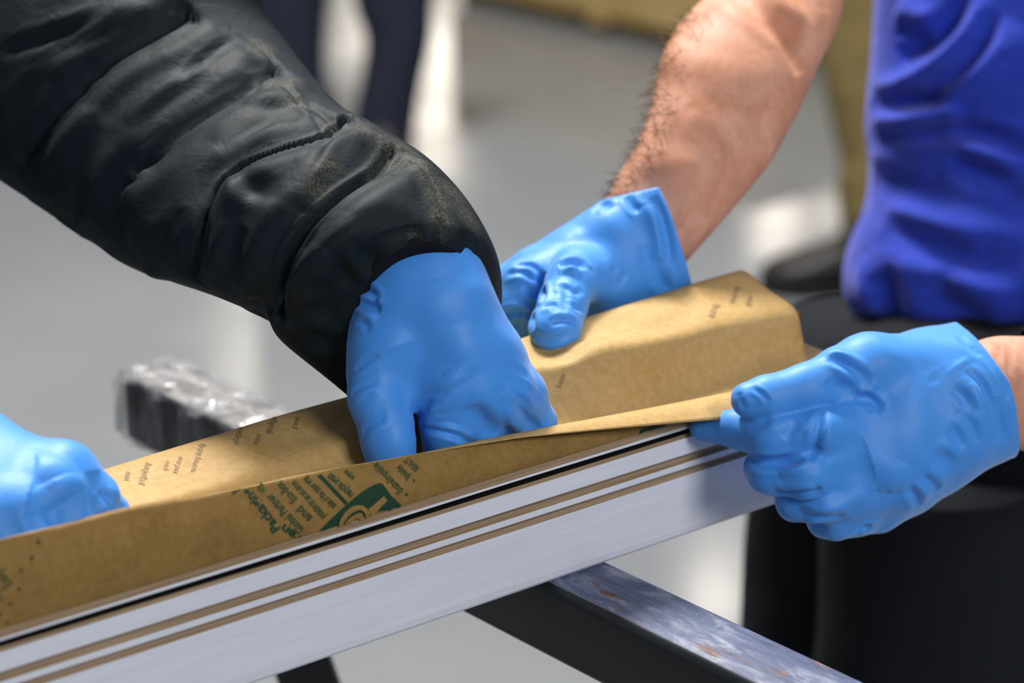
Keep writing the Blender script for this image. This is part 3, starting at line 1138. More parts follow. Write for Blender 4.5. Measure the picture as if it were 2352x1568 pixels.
gA_strokes = [
    ('c', [(955, 985), (957, 955), (985, 915), (1030, 895)], 3.0, 1.8), ('c', [(960, 965), (985, 935), (1020, 925)], 1.8, 0.9), ('c', [(965, 985), (990, 955), (1030, 945)], 1.8, 0.9),
    ('c', [(960, 1000), (1000, 975), (1050, 970)], 1.8, 0.7),
    ('c', [(975, 985), (1020, 992), (1060, 1005), (1085, 1022)], 1.8, 2.0), ('r', [(975, 978), (1030, 983), (1080, 1005)], 1.8, 1.0),
    ('c', [(1085, 930), (1110, 965), (1140, 1005)], 4.5, 2.4), ('c', [(1180, 910), (1205, 950), (1235, 992)], 4.0, 3.0), ('r', [(1150, 900), (1180, 950), (1190, 990)], 6, 1.2),
    ('c', [(1165, 860), (1215, 900), (1255, 950)], 2.2, 1.2), ('c', [(1170, 885), (1220, 930), (1262, 975)], 2.0, 1.2), ('c', [(1160, 835), (1190, 850), (1215, 865)], 2, 0.8),
    ('c', [(820, 660), (850, 668), (870, 690)], 2.2, 2.0), ('c', [(815, 700), (850, 700), (875, 715)], 2.5, 2.4), ('c', [(812, 730), (835, 740), (850, 760)], 2.0, 1.2), ('r', [(812, 735), (840, 725), (870, 725)], 2, 1.6),
    ('c', [(815, 850), (840, 830), (870, 815)], 2, 1.0), ('c', [(812, 880), (840, 862), (865, 850)], 1.8, 0.8), ('c', [(810, 905), (835, 885), (870, 870)], 2, 1.0), ('c', [(812, 930), (840, 915), (860, 905)], 2, 0.8),
    ('c', [(832, 990), (850, 978), (870, 965), (885, 945)], 2.2, 1.2), ('r', [(840, 1000), (860, 985), (880, 975)], 2, 0.8),
    ('r', [(1000, 640), (1020, 760), (1040, 860)], 14, 1.2), ('c', [(900, 800), (930, 880), (945, 960)], 16, 3.0), ('r', [(1030, 850), (1050, 885)], 9, 1.6)]
palmA = [[(850, 480, 1.250, 22), (915, 600, 1.232, 25), (935, 690, 1.222, 25), (915, 800, 1.218, 21), (1000, 890, 1.215, 15)],
         [(900, 490, 1.250, 22), (990, 640, 1.226, 26), (1015, 700, 1.222, 25), (1055, 800, 1.220, 21), (1085, 890, 1.220, 16)],
         [(985, 650, 1.230, 24), (1030, 720, 1.230, 23), (1105, 820, 1.230, 20), (1150, 895, 1.230, 16)],
         [(985, 660, 1.234, 24), (1050, 750, 1.236, 21), (1128, 840, 1.240, 18), (1195, 905, 1.244, 13)],
         [(895, 670, 1.226, 18), (890, 740, 1.222, 18), (885, 830, 1.215, 17)],
         [(880, 700, 1.230, 13), (885, 840, 1.222, 15), (1000, 860, 1.222, 15)]]
fingA = [[(880, 800, 1.212, 16.5), (876, 910, 1.208, 15.5), (892, 1010, 1.207, 13.5), (905, 1100, 1.208, 12)],
         [(1020, 895, 1.215, 14.5), (1025, 985, 1.220, 13), (1020, 1055, 1.228, 11)],
         [(1085, 890, 1.220, 15), (1100, 985, 1.233, 12.5), (1095, 1050, 1.243, 10)],
         [(1150, 895, 1.230, 14.5), (1175, 970, 1.246, 12), (1172, 1030, 1.262, 9)],
         [(1195, 905, 1.244, 12), (1232, 968, 1.254, 10), (1228, 1015, 1.268, 8)]]
V, Fc = glove(palmA, fingA, strokes=gA_strokes, wob=0.00022)
mesh_obj('glove', V, Fc, M_glove, p1, props=dict(label='blue nitrile glove on the hand reaching into the trough'))

gD_strokes = [('r', [(120, 1100), (150, 1150)], 10, 2), ('c', [(60, 1150), (120, 1170), (170, 1230)], 12, 3), ('c', [(235, 1120), (252, 1150), (262, 1180)], 2.5, 1.4), ('c', [(255, 1130), (272, 1155), (285, 1172)], 2, 1.0),
              ('c', [(215, 1080), (232, 1120), (245, 1165)], 6, 2.2), ('c', [(80, 1170), (85, 1200), (88, 1230)], 3.5, 1.2), ('c', [(110, 1160), (120, 1190), (125, 1225)], 3.5, 1.2)]
palmD = [[(-330, 900, 1.176, 24), (-150, 985, 1.146, 24), (20, 1078, 1.126, 19), (150, 1087, 1.121, 14.5)],
         [(-330, 950, 1.166, 24), (-150, 1060, 1.131, 24), (0, 1130, 1.111, 20), (105, 1140, 1.109, 17)],
         [(-330, 1000, 1.156, 22), (-150, 1130, 1.111, 22), (0, 1190, 1.096, 18), (60, 1190, 1.096, 16)]]
fingD = [[(150, 1087, 1.120, 14.5), (203, 1150, 1.120, 14), (225, 1240, 1.126, 11)],
         [(105, 1130, 1.108, 16), (150, 1200, 1.106, 13), (160, 1270, 1.114, 10)],
         [(50, 1180, 1.096, 15), (90, 1230, 1.094, 12), (110, 1290, 1.106, 10)],
         [(-30, 1200, 1.091, 14), (10, 1270, 1.088, 11), (40, 1320, 1.096, 9)],
         [(180, 1120, 1.128, 12), (252, 1178, 1.132, 9.5), (262, 1220, 1.133, 8)]]
V, Fc = glove(palmD, fingD, strokes=gD_strokes, wob=0.00022)
mesh_obj('glove', V, Fc, M_glove, p1, props=dict(label='blue nitrile glove on the hand at the lower left'))
SR = [(-250, 840, -330, 1060, 1.13, 0.035, 0, 0), (-300, 800, -400, 1110, 1.135, 0.045, 0, 0), (-420, 720, -520, 1120, 1.17, 0.05, 0, 0), (-620, 500, -820, 950, 1.36, 0.055, 0, 0), (-800, 100, -1180, 500, 1.62, 0.06, 0, 0), (-900, -150, -1300, 150, 1.8, 0.06, 0, 0)]
V, Fc = ring_mesh(loft_rings(SR, 120, 60), False, True)
Fc, _ = orient(V, Fc)
mesh_obj('jacket_sleeve', V, Fc, M_jack, p1)

# ------------------------------------------------------------------ blue shirt person
p2 = thing('person', (0.68, 1.80, 0.0), 'person in a blue t-shirt and charcoal trousers holding the paper with two gloved hands', 'person')
AR = [(1345, 520, 1500, 690, 1.410, 0.022, 0, 0), (1392, 458, 1572, 606, 1.400, 0.023, -4, -8), (1424, 395, 1650, 518, 1.405, 0.026, -8, -12), (1462, 335, 1706, 452, 1.410, 0.030, -10, -15), (1487, 270, 1765, 378, 1.420, 0.033, -12, -15),
      (1503, 205, 1806, 308, 1.430, 0.036, -12, -10), (1522, 125, 1848, 228, 1.440, 0.038, -10, -5), (1560, 55, 1880, 150, 1.460, 0.040, 0, 0), (1612, 0, 1925, 60, 1.480, 0.042, 0, 0), (1680, -60, 1950, -30, 1.510, 0.044, 0, 0), (1760, -170, 2030, -120, 1.570, 0.046, 0, 0), (1900, -300, 2200, -240, 1.630, 0.05, 0, 0)]
V, Fc = ring_mesh(loft_rings(AR, 170, 110))
V, Fc = sculpt(V, Fc, [('c', [(1690, -30), (1760, 30), (1815, 90), (1840, 170)], 9, 8.0), ('r', [(1890, 20), (1900, 60), (1885, 120)], 14, 1.0), ('r', [(1640, 20), (1700, 80), (1760, 160), (1760, 260)], 12, 2.0), ('c', [(1560, 540), (1580, 500), (1600, 460)], 2.2, 1.2),
                       ('r', [(1545, 530), (1570, 490), (1590, 440)], 2.5, 1.2), ('r', [(1590, 560), (1620, 520), (1650, 470)], 4, 1.4), ('c', [(1500, 300), (1560, 330), (1620, 340)], 10, 1.5)])
body2 = mesh_obj('body', V, Fc, M_skin, p2)
# near wrist
WR = [(2215, 800, 2240, 1010, 1.325, 0.020, 0, 0), (2240, 785, 2290, 1025, 1.325, 0.024, 0, 0), (2290, 772, 2350, 1035, 1.33, 0.027, 0, 0), (2400, 765, 2440, 1060, 1.35, 0.030, 0, 0), (2560, 700, 2620, 1020, 1.42, 0.036, 0, 0), (2800, 500, 2950, 850, 1.58, 0.042, 0, 0), (2900, 300, 3200, 600, 1.68, 0.045, 0, 0)]
V, Fc = ring_mesh(loft_rings(WR, 110, 90))
V, Fc = sculpt(V, Fc, [('c', [(2322, 785), (2318, 830), (2325, 860)], 2.2, 1.0), ('c', [(2300, 790), (2295, 830)], 2.5, 0.6)])
mesh_obj('forearm', V, Fc, M_skin, p2)
V, Fc = ring_mesh(loft_rings([(2352, 756, 2385, 1052, 1.338, 0.0305, 0, 0), (2356, 752, 2389, 1056, 1.338, 0.0315, 0, 0), (2420, 748, 2450, 1062, 1.352, 0.034, 0, 0), (2424, 754, 2454, 1058, 1.352, 0.033, 0, 0)], 16, 60), False, False)
Fc, _ = orient(V, Fc)
mesh_obj('wristband', V, Fc, M_band, p2)

# arm hair
hv, hf = [], []
bvh_arm = BVHTree.FromPolygons([Vector(p.co) + Vector(body2['_org']) for p in body2.data.vertices], [list(p.vertices) for p in body2.data.polygons])
EDGE_L = np.array([(1590, 25), (1540, 95), (1510, 180), (1497, 250), (1478, 305), (1450, 355), (1415, 415), (1398, 455)], float)
for k in range(420):
    t = random.random()
    c = catmull(EDGE_L, np.array([t * (len(EDGE_L) - 1)]))[0]
    off = random.random() ** 2.5 * 60
    h_ = bvh_arm.ray_cast(Vector(CAM), Vector(ray(c[0] + off, c[1] + off * 0.35)).normalized())
    if h_[0] is None:
        continue
    p = np.array(h_[0])
    n_ = np.array(h_[1])
    if np.dot(n_, FW) > 0:
        n_ = -n_
    dirv = n_ * 0.55 + (P(1388, 463, 1.4) - P(1520, 160, 1.4)) / 0.12 * 0.5 * random.uniform(0.5, 1.2) + rng.normal(0, 0.25, 3)
    dirv /= np.linalg.norm(dirv)
    L = random.uniform(0.006, 0.013)
    sd = np.cross(dirv, FW)
    sd /= np.linalg.norm(sd)
    wv = 0.00013
    i0 = len(hv)
    mid = p + dirv * L * 0.5 + rng.normal(0, 0.0006, 3)
    end = p + dirv * L + np.array([0, 0, -0.002]) + rng.normal(0, 0.001, 3)
    hv += [p - sd * wv, p + sd * wv, p - n_ * wv, mid - sd * wv, mid + sd * wv, mid - n_ * wv, end]
    hf += [(i0, i0 + 1, i0 + 4, i0 + 3), (i0 + 1, i0 + 2, i0 + 5, i0 + 4), (i0 + 2, i0, i0 + 3, i0 + 5), (i0 + 3, i0 + 4, i0 + 6), (i0 + 4, i0 + 5, i0 + 6), (i0 + 5, i0 + 3, i0 + 6)]
ho = mesh_obj('arm_hair', hv, hf, M_hair, p2)
ho['kind'] = 'stuff'

# shirt
SH = [(2020, -260, 3600, -260, 1.80, 0.13, 0, 0), (2015, -120, 3600, -120, 1.80, 0.13, 0, 0), (2010, 0, 3600, 0, 1.80, 0.13, 0, 0), (2004, 110, 3600, 120, 1.80, 0.132, 0, 0), (1994, 210, 3600, 230, 1.80, 0.135, 0, 0), (1990, 290, 3600, 310, 1.80, 0.137, 0, 0), (1998, 390, 3600, 400, 1.80, 0.138, 0, 0),
      (1985, 480, 3600, 480, 1.80, 0.140, 0, 0), (1955, 550, 3600, 560, 1.80, 0.142, 0, 0), (1938, 630, 3600, 640, 1.80, 0.142, 0, 10), (1950, 705, 3600, 720, 1.80, 0.139, 0, 25), (2000, 752, 3560, 770, 1.80, 0.134, 0, 35), (2010, 762, 3550, 780, 1.80, 0.128, 0, 35)]
rings = loft_rings(SH, 200, 420)
V, Fc = ring_mesh(rings, True, True)
V, Fc = sculpt(V, Fc, [
    ('r', [(2255, -10), (2235, 60), (2180, 130), (2100, 185), (2010, 212)], 8, 9), ('c', [(2215, -10), (2190, 50), (2120, 110), (2060, 140)], 9, 6), ('c', [(2280, 30), (2250, 110), (2170, 190), (2040, 250)], 7, 7),
    ('r', [(2352, 60), (2300, 130), (2240, 180), (2150, 200)], 14, 8), ('r', [(2060, 10), (2100, 40), (2150, 30)], 9, 5), ('c', [(2060, 60), (2100, 90), (2060, 130)], 10, 6),
    ('r', [(2010, 275), (2080, 285), (2150, 270), (2215, 268)], 8, 9), ('c', [(2000, 235), (2100, 235), (2180, 250)], 8, 7), ('c', [(2020, 305), (2140, 300), (2250, 310), (2352, 345)], 8, 9),
    ('r', [(2150, 305), (2210, 330), (2290, 360), (2352, 400)], 7, 7), ('c', [(2180, 360), (2260, 395), (2352, 440)], 9, 6),
    ('r', [(2040, 470), (2120, 510), (2210, 540), (2260, 570)], 8, 5), ('c', [(2030, 520), (2120, 550), (2230, 590), (2352, 610)], 12, 7), ('c', [(2010, 400), (2100, 430), (2200, 470)], 12, 4), ('r', [(2000, 350), (2060, 380), (2140, 400)], 8, 4),
    ('r', [(1975, 600), (1990, 660), (2010, 720)], 12, 6), ('c', [(2020, 620), (2040, 690), (2050, 750)], 12, 6), ('r', [(2180, 640), (2260, 680), (2330, 740)], 14, 5), ('c', [(2130, 640), (2200, 700), (2280, 740)], 12, 5)])
mesh_obj('t_shirt', V, Fc, M_shirt, p2)
# trousers: hips, far leg, near leg
cx, cy = 0.66, 1.83
V, Fc = ring_mesh(loft_rings([(2010, 700, 3450, 700, 1.80, 0.125, 0, 0), (1960, 730, 3450, 740, 1.80, 0.13, 0, 0), (1880, 775, 3450, 800, 1.79, 0.13, 0, 0), (1838, 830, 3400, 880, 1.79, 0.13, 0, 0), (1815, 950, 3350, 1000, 1.79, 0.13, 0, 0), (1790, 1080, 3300, 1100, 1.80, 0.13, 0, 0)], 60, 120))
Fc, _ = orient(V, Fc)
tro = mesh_obj('trousers', V, Fc, M_trous, p2)
q0 = P(1960, 1060, 1.86)
V, Fc = ring_mesh(world_loft([(q0[0] + 0.02, q0[1] + 0.02, q0[2] + 0.10, 0.085, 0.085), (q0[0] + 0.0, q0[1], q0[2], 0.075, 0.085), (q0[0] - 0.01, q0[1], q0[2] - 0.10, 0.072, 0.08), (q0[0] - 0.018, q0[1], q0[2] - 0.25, 0.068, 0.075), (q0[0] - 0.02, q0[1], 0.30, 0.062, 0.07), (q0[0] - 0.02, q0[1], 0.09, 0.06, 0.07), (q0[0] - 0.02, q0[1], 0.06, 0.06, 0.07)], 60, 60,
                              lambda t, th: 1 + 0.02 * np.sin(th * 3 + t * 20)))
Fc, _ = orient(V, Fc)
mesh_obj('trouser_leg', V, Fc, M_trous, tro)
q1 = P(2160, 1150, 1.73)
V, Fc = ring_mesh(world_loft([(q1[0] + 0.0, q1[1] + 0.01, q1[2] + 0.03, 0.083, 0.09), (q1[0], q1[1], q1[2], 0.083, 0.09), (q1[0] - 0.005, q1[1], q1[2] - 0.10, 0.08, 0.085), (q1[0] - 0.01, q1[1], q1[2] - 0.25, 0.078, 0.08), (q1[0], q1[1], 0.30, 0.066, 0.075), (q1[0], q1[1], 0.09, 0.062, 0.07), (q1[0], q1[1], 0.06, 0.062, 0.07)], 60, 60,
                              lambda t, th: 1 + 0.02 * np.sin(th * 3 + t * 24)))
Fc, _ = orient(V, Fc)
mesh_obj('trouser_leg', V, Fc, M_trous, tro)


def shoe(heel, toe, parent, h=0.09, w_=0.048):
    heel = np.array([*heel, 0.0])
    toe = np.array([*toe, 0.0])
    L = np.linalg.norm(toe - heel)
    d = (toe - heel) / L
    s_ = np.array([-d[1], d[0], 0])
    prof = [(0.0, 0.5, 0.55), (0.03, 0.85, 0.95), (0.15, 0.95, 1.1), (0.35, 0.9, 1.05), (0.5, 0.95, 0.75), (0.65, 1.08, 0.6), (0.8, 1.05, 0.48), (0.92, 0.8, 0.38), (1.0, 0.35, 0.2)]
    S = catmull(np.array(prof), np.linspace(0, 8, 40))
    th = np.linspace(0, 2 * np.pi, 28, endpoint=False)
    rings, sole = [], []
    for t, wx, hz in S:
        c = heel + d * L * t
        hh = h * hz
        rings.append(np.array([c + s_ * w_ * wx * math.copysign(abs(math.cos(a)) ** 0.8, math.cos(a)) + np.array([0, 0, 0.015 + hh * 0.5 + hh * 0.5 * math.sin(a)]) for a in th]))
        sole.append(np.array([c + s_ * w_ * (wx + 0.06) * math.copysign(abs(math.cos(a)) ** 0.4, math.cos(a)) + np.array([0, 0, 0.011 + 0.010 * math.copysign(abs(math.sin(a)) ** 0.4, math.sin(a))]) for a in th]))
    V, Fc = ring_mesh(np.array(rings))
    Fc, _ = orient(V, Fc)
    o = mesh_obj('shoe', V, Fc, M_shoe, parent)
    V, Fc = ring_mesh(np.array(sole))
    Fc, _ = orient(V, Fc)
    mesh_obj('sole', V, Fc, M_sole, o)


shoe((q0[0] + 0.05, q0[1]), (q0[0] - 0.22, q0[1] - 0.03), p2)
shoe((q1[0] + 0.07, q1[1]), (q1[0] - 0.20, q1[1] - 0.06), p2)
shoe((-0.60, 1.93), (-0.52, 1.66), p1)
shoe((-0.80, 1.93), (-0.76, 1.66), p1)

# glove B, behind the paper
gB_strokes = [
    ('c', [(1252, 625), (1247, 650), (1245, 690), (1225, 720), (1222, 760)], 2.6, 3.0),
    ('c', [(1160, 630), (1200, 625), (1240, 650)], 2, 1.4), ('c', [(1180, 612), (1220, 610), (1245, 640)], 2, 1.4), ('c', [(1200, 660), (1225, 670), (1243, 680)], 2.2, 1.6),
    ('c', [(1145, 735), (1170, 718), (1215, 715)], 2.2, 2.2), ('c', [(1170, 748), (1200, 742)], 1.8, 1), ('c', [(1180, 690), (1215, 695), (1235, 700)], 2, 0.9),
    ('c', [(1283, 615), (1305, 602), (1330, 605), (1342, 620)], 3.2, 3.0), ('r', [(1280, 628), (1310, 618), (1335, 632)], 3, 1.6),
    ('c', [(1275, 655), (1300, 660), (1320, 672), (1340, 665)], 2, 1.2), ('c', [(1245, 705), (1270, 700), (1285, 715)], 2.2, 1.5), ('c', [(1262, 745), (1290, 735), (1325, 742)], 2.2, 1.5), ('c', [(1300, 690), (1320, 705), (1340, 710)], 2, 1.2),
    ('c', [(1225, 765), (1255, 780), (1290, 775), (1325, 755)], 2.0, 1.2), ('c', [(1290, 640), (1300, 680), (1290, 720)], 2, 0.9),
    ('c', [(1405, 615), (1410, 640), (1402, 660)], 2.2, 1.2), ('c', [(1440, 625), (1425, 645), (1410, 665)], 2.2, 1.0),
    ('c', [(1440, 450), (1455, 475), (1470, 485)], 2.5, 1.6), ('c', [(1500, 450), (1520, 500), (1535, 560), (1540, 620)], 3, 2.0), ('r', [(1490, 470), (1508, 530), (1515, 600)], 4, 1.2), ('c', [(1515, 590), (1520, 640), (1530, 670)], 3.5, 2.0), ('c', [(1405, 480), (1385, 470), (1360, 490)], 2.5, 1.6),
    ('c', [(1480, 560), (1495, 620), (1500, 660)], 4, 1.2)]
palmB = [[(1505, 510, 1.392, 17), (1430, 545, 1.387, 19), (1340, 595, 1.377, 18), (1250, 640, 1.367, 15)],
         [(1500, 560, 1.392, 22), (1440, 600, 1.387, 23), (1370, 645, 1.380, 20), (1320, 670, 1.377, 17)],
         [(1505, 600, 1.392, 17), (1450, 640, 1.392, 19), (1400, 680, 1.387, 17)],
         [(1470, 490, 1.397, 13), (1370, 545, 1.392, 14), (1230, 620, 1.382, 13)],
         [(1390, 640, 1.372, 17), (1330, 640, 1.354, 14)]]
fingB = [[(1335, 630, 1.354, 14), (1312, 650, 1.342, 13.5), (1296, 700, 1.330, 13), (1276, 752, 1.314, 13.5), (1272, 764, 1.312, 13)],
         [(1260, 635, 1.367, 14), (1205, 655, 1.360, 14.5), (1192, 700, 1.358, 13.5), (1196, 748, 1.362, 13), (1210, 800, 1.372, 11)],
         [(1230, 625, 1.382, 13), (1175, 655, 1.382, 12.5), (1160, 710, 1.382, 12), (1175, 770, 1.387, 11)],
         [(1220, 640, 1.397, 12), (1165, 690, 1.402, 11), (1170, 770, 1.402, 10)]]
cutB = [cutline((1385, 462), (1507, 436), (1500, 300), 1.40), cutline((1507, 436), (1562, 590), (1700, 480), 1.40)]
palmB[0:3] = [[(1560, 440, 1.392, 25), (1470, 515, 1.392, 25), (1400, 560, 1.382, 22), (1330, 600, 1.377, 19), (1250, 640, 1.367, 15)],
              [(1590, 480, 1.392, 25), (1505, 560, 1.392, 26), (1440, 610, 1.387, 24), (1370, 645, 1.380, 20), (1320, 670, 1.377, 17)],
              [(1600, 560, 1.392, 20), (1500, 615, 1.392, 21), (1450, 650, 1.392, 19), (1400, 680, 1.387, 17)]]
V, Fc = glove(palmB, fingB, cut=cutB, strokes=gB_strokes, wob=0.0003)
mesh_obj('glove', V, Fc, M_glove, p2, props=dict(label='wrinkled blue glove on the hand pressing the top of the paper'))

# glove C, near right
gC_strokes = [
    ('c', [(1905, 820), (1930, 830), (1965, 850), (1995, 878)], 3.0, 2.4), ('r', [(1890, 812), (1930, 815), (1990, 850)], 3, 1.2), ('c', [(1900, 870), (1930, 890), (1975, 895)], 4.5, 2.2), ('r', [(1955, 908), (2000, 890), (2015, 875)], 2.2, 1.2),
    ('c', [(1728, 890), (1750, 905), (1768, 925)], 1.4, 1.0), ('c', [(1697, 900), (1705, 925), (1715, 940)], 1.8, 1.0), ('r', [(1700, 905), (1712, 935)], 1.8, 0.6),
    ('c', [(1960, 912), (1985, 912), (2010, 925), (2025, 945)], 2.4, 2.2), ('c', [(1970, 920), (1990, 930), (2003, 948)], 1.8, 1.2),
    ('c', [(1893, 945), (1885, 985), (1872, 1025), (1850, 1055)], 3.0, 2.4), ('r', [(1902, 945), (1895, 985), (1880, 1030)], 2.4, 2.2),
    ('c', [(1690, 1045), (1750, 1062), (1810, 1060), (1850, 1055)], 3.0, 3.2), ('r', [(1790, 1092), (1830, 1075), (1858, 1055)], 2.5, 1.6),
    ('c', [(1770, 1128), (1820, 1135), (1870, 1132), (1885, 1118)], 3.0, 2.8), ('c', [(1835, 1180), (1890, 1190), (1940, 1180)], 3.0, 2.2), ('r', [(1880, 1165), (1930, 1160), (1990, 1130)], 5, 1.4),
    ('c', [(1720, 985), (1745, 975), (1770, 960)], 3, 1.0), ('c', [(1800, 1010), (1820, 985), (1835, 965)], 3, 1.2), ('r', [(1760, 990), (1780, 970), (1800, 950)], 3, 0.8),
    ('c', [(2000, 1045), (1960, 1060), (1900, 1100)], 12, 3.0), ('c', [(2010, 1080), (1950, 1100), (1900, 1120)], 7, 1.6), ('r', [(2040, 1130), (2050, 1100), (2070, 1060)], 9, 2.5),
    ('c', [(2120, 1090), (2145, 1110), (2155, 1125)], 3, 1.6), ('r', [(2130, 1080), (2155, 1105), (2165, 1120)], 2.4, 1.8), ('c', [(2085, 1115), (2105, 1140), (2112, 1165)], 3, 1.6), ('r', [(2095, 1105), (2115, 1130), (2122, 1155)], 2.4, 1.6),
    ('c', [(2140, 1050), (2170, 1055), (2195, 1075)], 4, 1.6), ('c', [(1965, 1225), (1985, 1212), (2000, 1215)], 2.4, 2.0), ('c', [(1850, 1215), (1900, 1200), (1950, 1195)], 4, 1.0),
    ('c', [(2220, 850), (2255, 880), (2275, 930), (2280, 970)], 2.6, 2.0), ('r', [(2225, 880), (2245, 920), (2262, 1000)], 3, 1.4), ('c', [(2290, 910), (2300, 960), (2295, 1020)], 4.5, 2.4), ('c', [(2185, 890), (2210, 910), (2235, 950)], 3, 1.2),
    ('c', [(2200, 940), (2230, 980), (2245, 1020)], 3, 1.4), ('r', [(2150, 870), (2190, 845), (2230, 820)], 2, 0.9), ('c', [(2130, 880), (2200, 838)], 2, 0.5), ('c', [(2180, 980), (2200, 1000), (2215, 1030)], 4, 1.6), ('c', [(2200, 770), (2230, 800), (2255, 820)], 2.5, 1.0),
    ('r', [(2240, 800), (2290, 890), (2315, 990)], 2.2, 1.0)]
palmC = [[(2250, 850, 1.325, 22), (2150, 860, 1.315, 24), (2040, 860, 1.30, 21), (1985, 850, 1.29, 17)],
         [(2270, 900, 1.322, 25), (2170, 920, 1.31, 27), (2060, 950, 1.297, 24), (1950, 975, 1.285, 17)],
         [(2270, 970, 1.322, 22), (2180, 990, 1.31, 25), (2060, 1030, 1.295, 23), (1920, 1060, 1.28, 18)],
         [(2240, 990, 1.325, 18), (2150, 1040, 1.315, 20), (2050, 1090, 1.30, 21), (1930, 1130, 1.288, 17)],
         [(2160, 1040, 1.32, 16), (2080, 1110, 1.315, 17), (2010, 1165, 1.31, 14), (1940, 1180, 1.305, 12)],
         [(2120, 840, 1.32, 18), (2260, 838, 1.335, 20), (2400, 830, 1.34, 20)],
         [(2200, 905, 1.315, 27), (2300, 905, 1.33, 27), (2400, 905, 1.34, 26)],
         [(2200, 970, 1.325, 22), (2300, 965, 1.335, 20), (2400, 960, 1.34, 20)],
         [(2140, 790, 1.33, 6), (2215, 772, 1.335, 7), (2250, 760, 1.335, 8)]]
fingC = [[(2000, 843, 1.290, 18), (1930, 857, 1.282, 14.8), (1850, 892, 1.274, 13), (1760, 912, 1.268, 11.5), (1722, 918, 1.267, 9.5)],
         [(1955, 975, 1.285, 13), (1880, 994, 1.270, 13.5), (1770, 1000, 1.270, 12.5), (1690, 985, 1.284, 10), (1618, 982, 1.294, 8)],
         [(1925, 1060, 1.280, 15), (1850, 1085, 1.268, 13), (1768, 1084, 1.274, 12), (1752, 1078, 1.29, 10)],
         [(1935, 1125, 1.288, 14), (1885, 1150, 1.278, 11.5), (1826, 1152, 1.284, 10), (1815, 1145, 1.296, 9)],
         [(1965, 1178, 1.300, 12.5), (1918, 1200, 1.293, 9.5), (1890, 1198, 1.297, 8.5), (1880, 1185, 1.31, 8)]]
cutC = [cutline((2208, 742), (2302, 880), (2400, 700), 1.32), cutline((2300, 876), (2338, 1030), (2450, 950), 1.32)]
V, Fc = glove(palmC, fingC, cut=cutC, strokes=gC_strokes, wob=0.0003)
mesh_obj('glove', V, Fc, M_glove, p2, props=dict(label='blue nitrile glove pinching the paper edge at right'))

# ------------------------------------------------------------------ people behind
g3 = PZ(840, 330, 0.0)
p3 = thing('person', (float(g3[0]), float(g3[1]), 0.0), 'person in dark navy trousers standing far behind the quilted sleeve', 'person')


def leg_at(pix, depth, parent, m, z_top, tw=0.06):
    """pix: (left x, right x, y) silhouette samples at one depth"""
    st = [(a, y, b, y, depth, tw, 0, 0) for (a, b, y) in pix]
    V, Fc = ring_mesh(loft_rings(st, 60, 40))
    Fc, _ = orient(V, Fc)
    return mesh_obj('trouser_leg', V, Fc, m, parent)


leg_at([(540, 780, -420), (550, 772, -200), (565, 755, 0), (580, 748, 90), (595, 750, 180), (615, 775, 260), (620, 790, 330), (625, 795, 385)], 5.4, p3, M_navy, 1.0)
leg_at([(800, 1030, -420), (800, 1015, -200), (812, 996, 0), (838, 992, 90), (828, 972, 180), (812, 958, 260), (805, 950, 330), (800, 945, 385)], 5.25, p3, M_navy, 1.0)
la = PZ(700, 390, 0)
shoe((la[0], la[1] + 0.1), (la[0] - 0.03, la[1] - 0.18), p3)
la = PZ(870, 400, 0)
shoe((la[0], la[1] + 0.1), (la[0] + 0.03, la[1] - 0.18), p3)

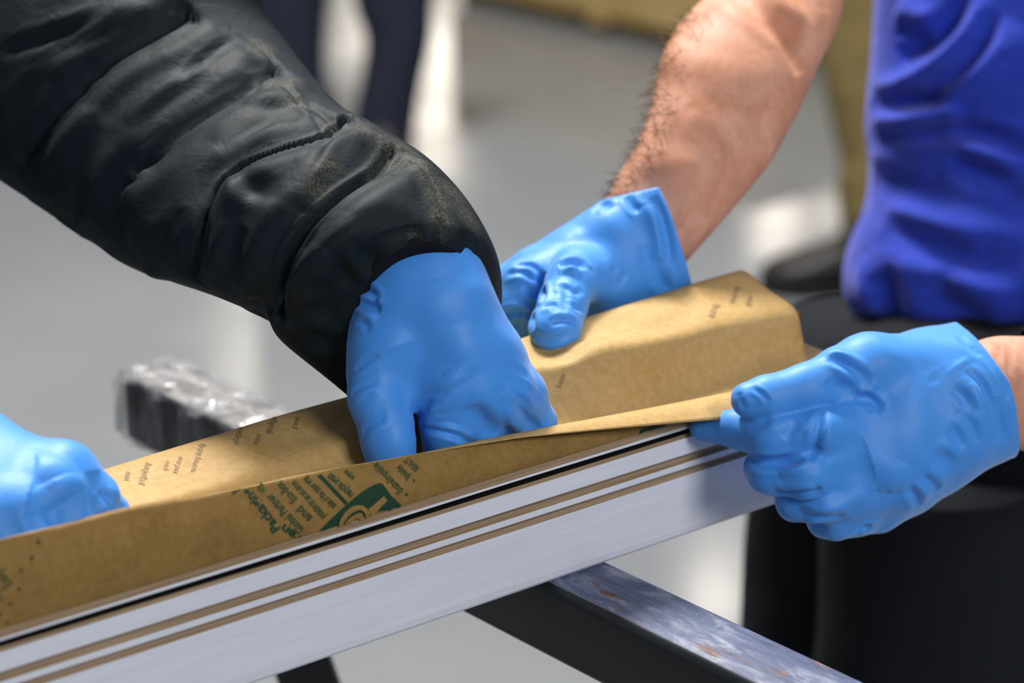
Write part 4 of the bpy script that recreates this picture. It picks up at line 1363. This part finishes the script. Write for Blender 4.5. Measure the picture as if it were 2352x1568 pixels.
g4 = PZ(2010, 650, 0.0)
p4 = thing('person', (float(g4[0]), float(g4[1]), 0.0), 'person in olive trousers and dark shoes standing behind the blue shirt', 'person')
d4 = float(np.dot(g4 - CAM, FW))
leg_at([(1830, 2160, -500), (1850, 2150, -200), (1880, 2140, 0), (1886, 2120, 150), (1908, 2120, 270), (1930, 2110, 370), (1922, 2110, 430), (1930, 2115, 505), (1935, 2115, 560), (1945, 2110, 600)], d4, p4, M_olive, 1.0, 0.075)
sa = PZ(2080, 665, 0)
sb = PZ(1742, 668, 0)
shoe((sa[0], sa[1]), (sb[0], sb[1]), p4, h=0.115, w_=0.055)
leg_at([(2200, 2500, -500), (2220, 2480, 0), (2240, 2450, 300), (2250, 2440, 540)], d4 + 0.2, p4, M_olive, 1.0, 0.07)
sa = PZ(2400, 620, 0)
sb = PZ(2150, 630, 0)
shoe((sa[0], sa[1]), (sb[0], sb[1]), p4, h=0.115, w_=0.055)

# ------------------------------------------------------------------ wooden crate at the back
c0 = PZ(1048, 2, 0)
c1_ = PZ(1520, 108, 0)
cu_ = (c1_ - c0) / np.linalg.norm(c1_ - c0)
cn_ = np.array([-cu_[1], cu_[0], 0])
if cn_[1] < 0:
    cn_ = -cn_
crate = thing('wooden_crate', (float(c0[0]), float(c0[1]), 0.0), 'yellowish wooden crate on dark runners standing on the floor at the back', 'crate')


def obox(name, a, b, v0, v1, z0, z1, m, parent):
    V = []
    for z_ in (z0, z1):
        for (s_, t_) in ((a, v0), (b, v0), (b, v1), (a, v1)):
            V.append(c0 + cu_ * s_ + cn_ * t_ + np.array([0, 0, z_]))
    return mesh_obj(name, V, [(3, 2, 1, 0), (4, 5, 6, 7), (0, 1, 5, 4), (1, 2, 6, 5), (2, 3, 7, 6), (3, 0, 4, 7)], m, parent, smooth=False)


obox('runner', 0.0, 1.15, 0.02, 0.10, 0.0, 0.045, M_wood2, crate)
obox('runner', 0.0, 1.15, 0.70, 0.78, 0.0, 0.045, M_wood2, crate)
obox('side_board', -0.02, 1.2, 0.0, 0.025, 0.047, 0.20, M_wood, crate)
obox('side_board', -0.02, 1.2, 0.0, 0.025, 0.205, 0.36, M_wood, crate)
obox('end_board', -0.02, 0.005, 0.027, 0.80, 0.047, 0.36, M_wood, crate)
obox('end_board', 1.175, 1.2, 0.027, 0.80, 0.047, 0.36, M_wood, crate)
obox('back_board', -0.02, 1.2, 0.802, 0.827, 0.047, 0.36, M_wood, crate)
obox('bottom_board', 0.007, 1.173, 0.027, 0.80, 0.047, 0.07, M_wood, crate)
for a_ in (0.0, 0.55, 1.12):
    obox('corner_post', a_, a_ + 0.06, -0.022, -0.001, 0.03, 0.37, M_wood, crate)

for o in scn.objects:
    if '_org' in o.keys():
        del o['_org']
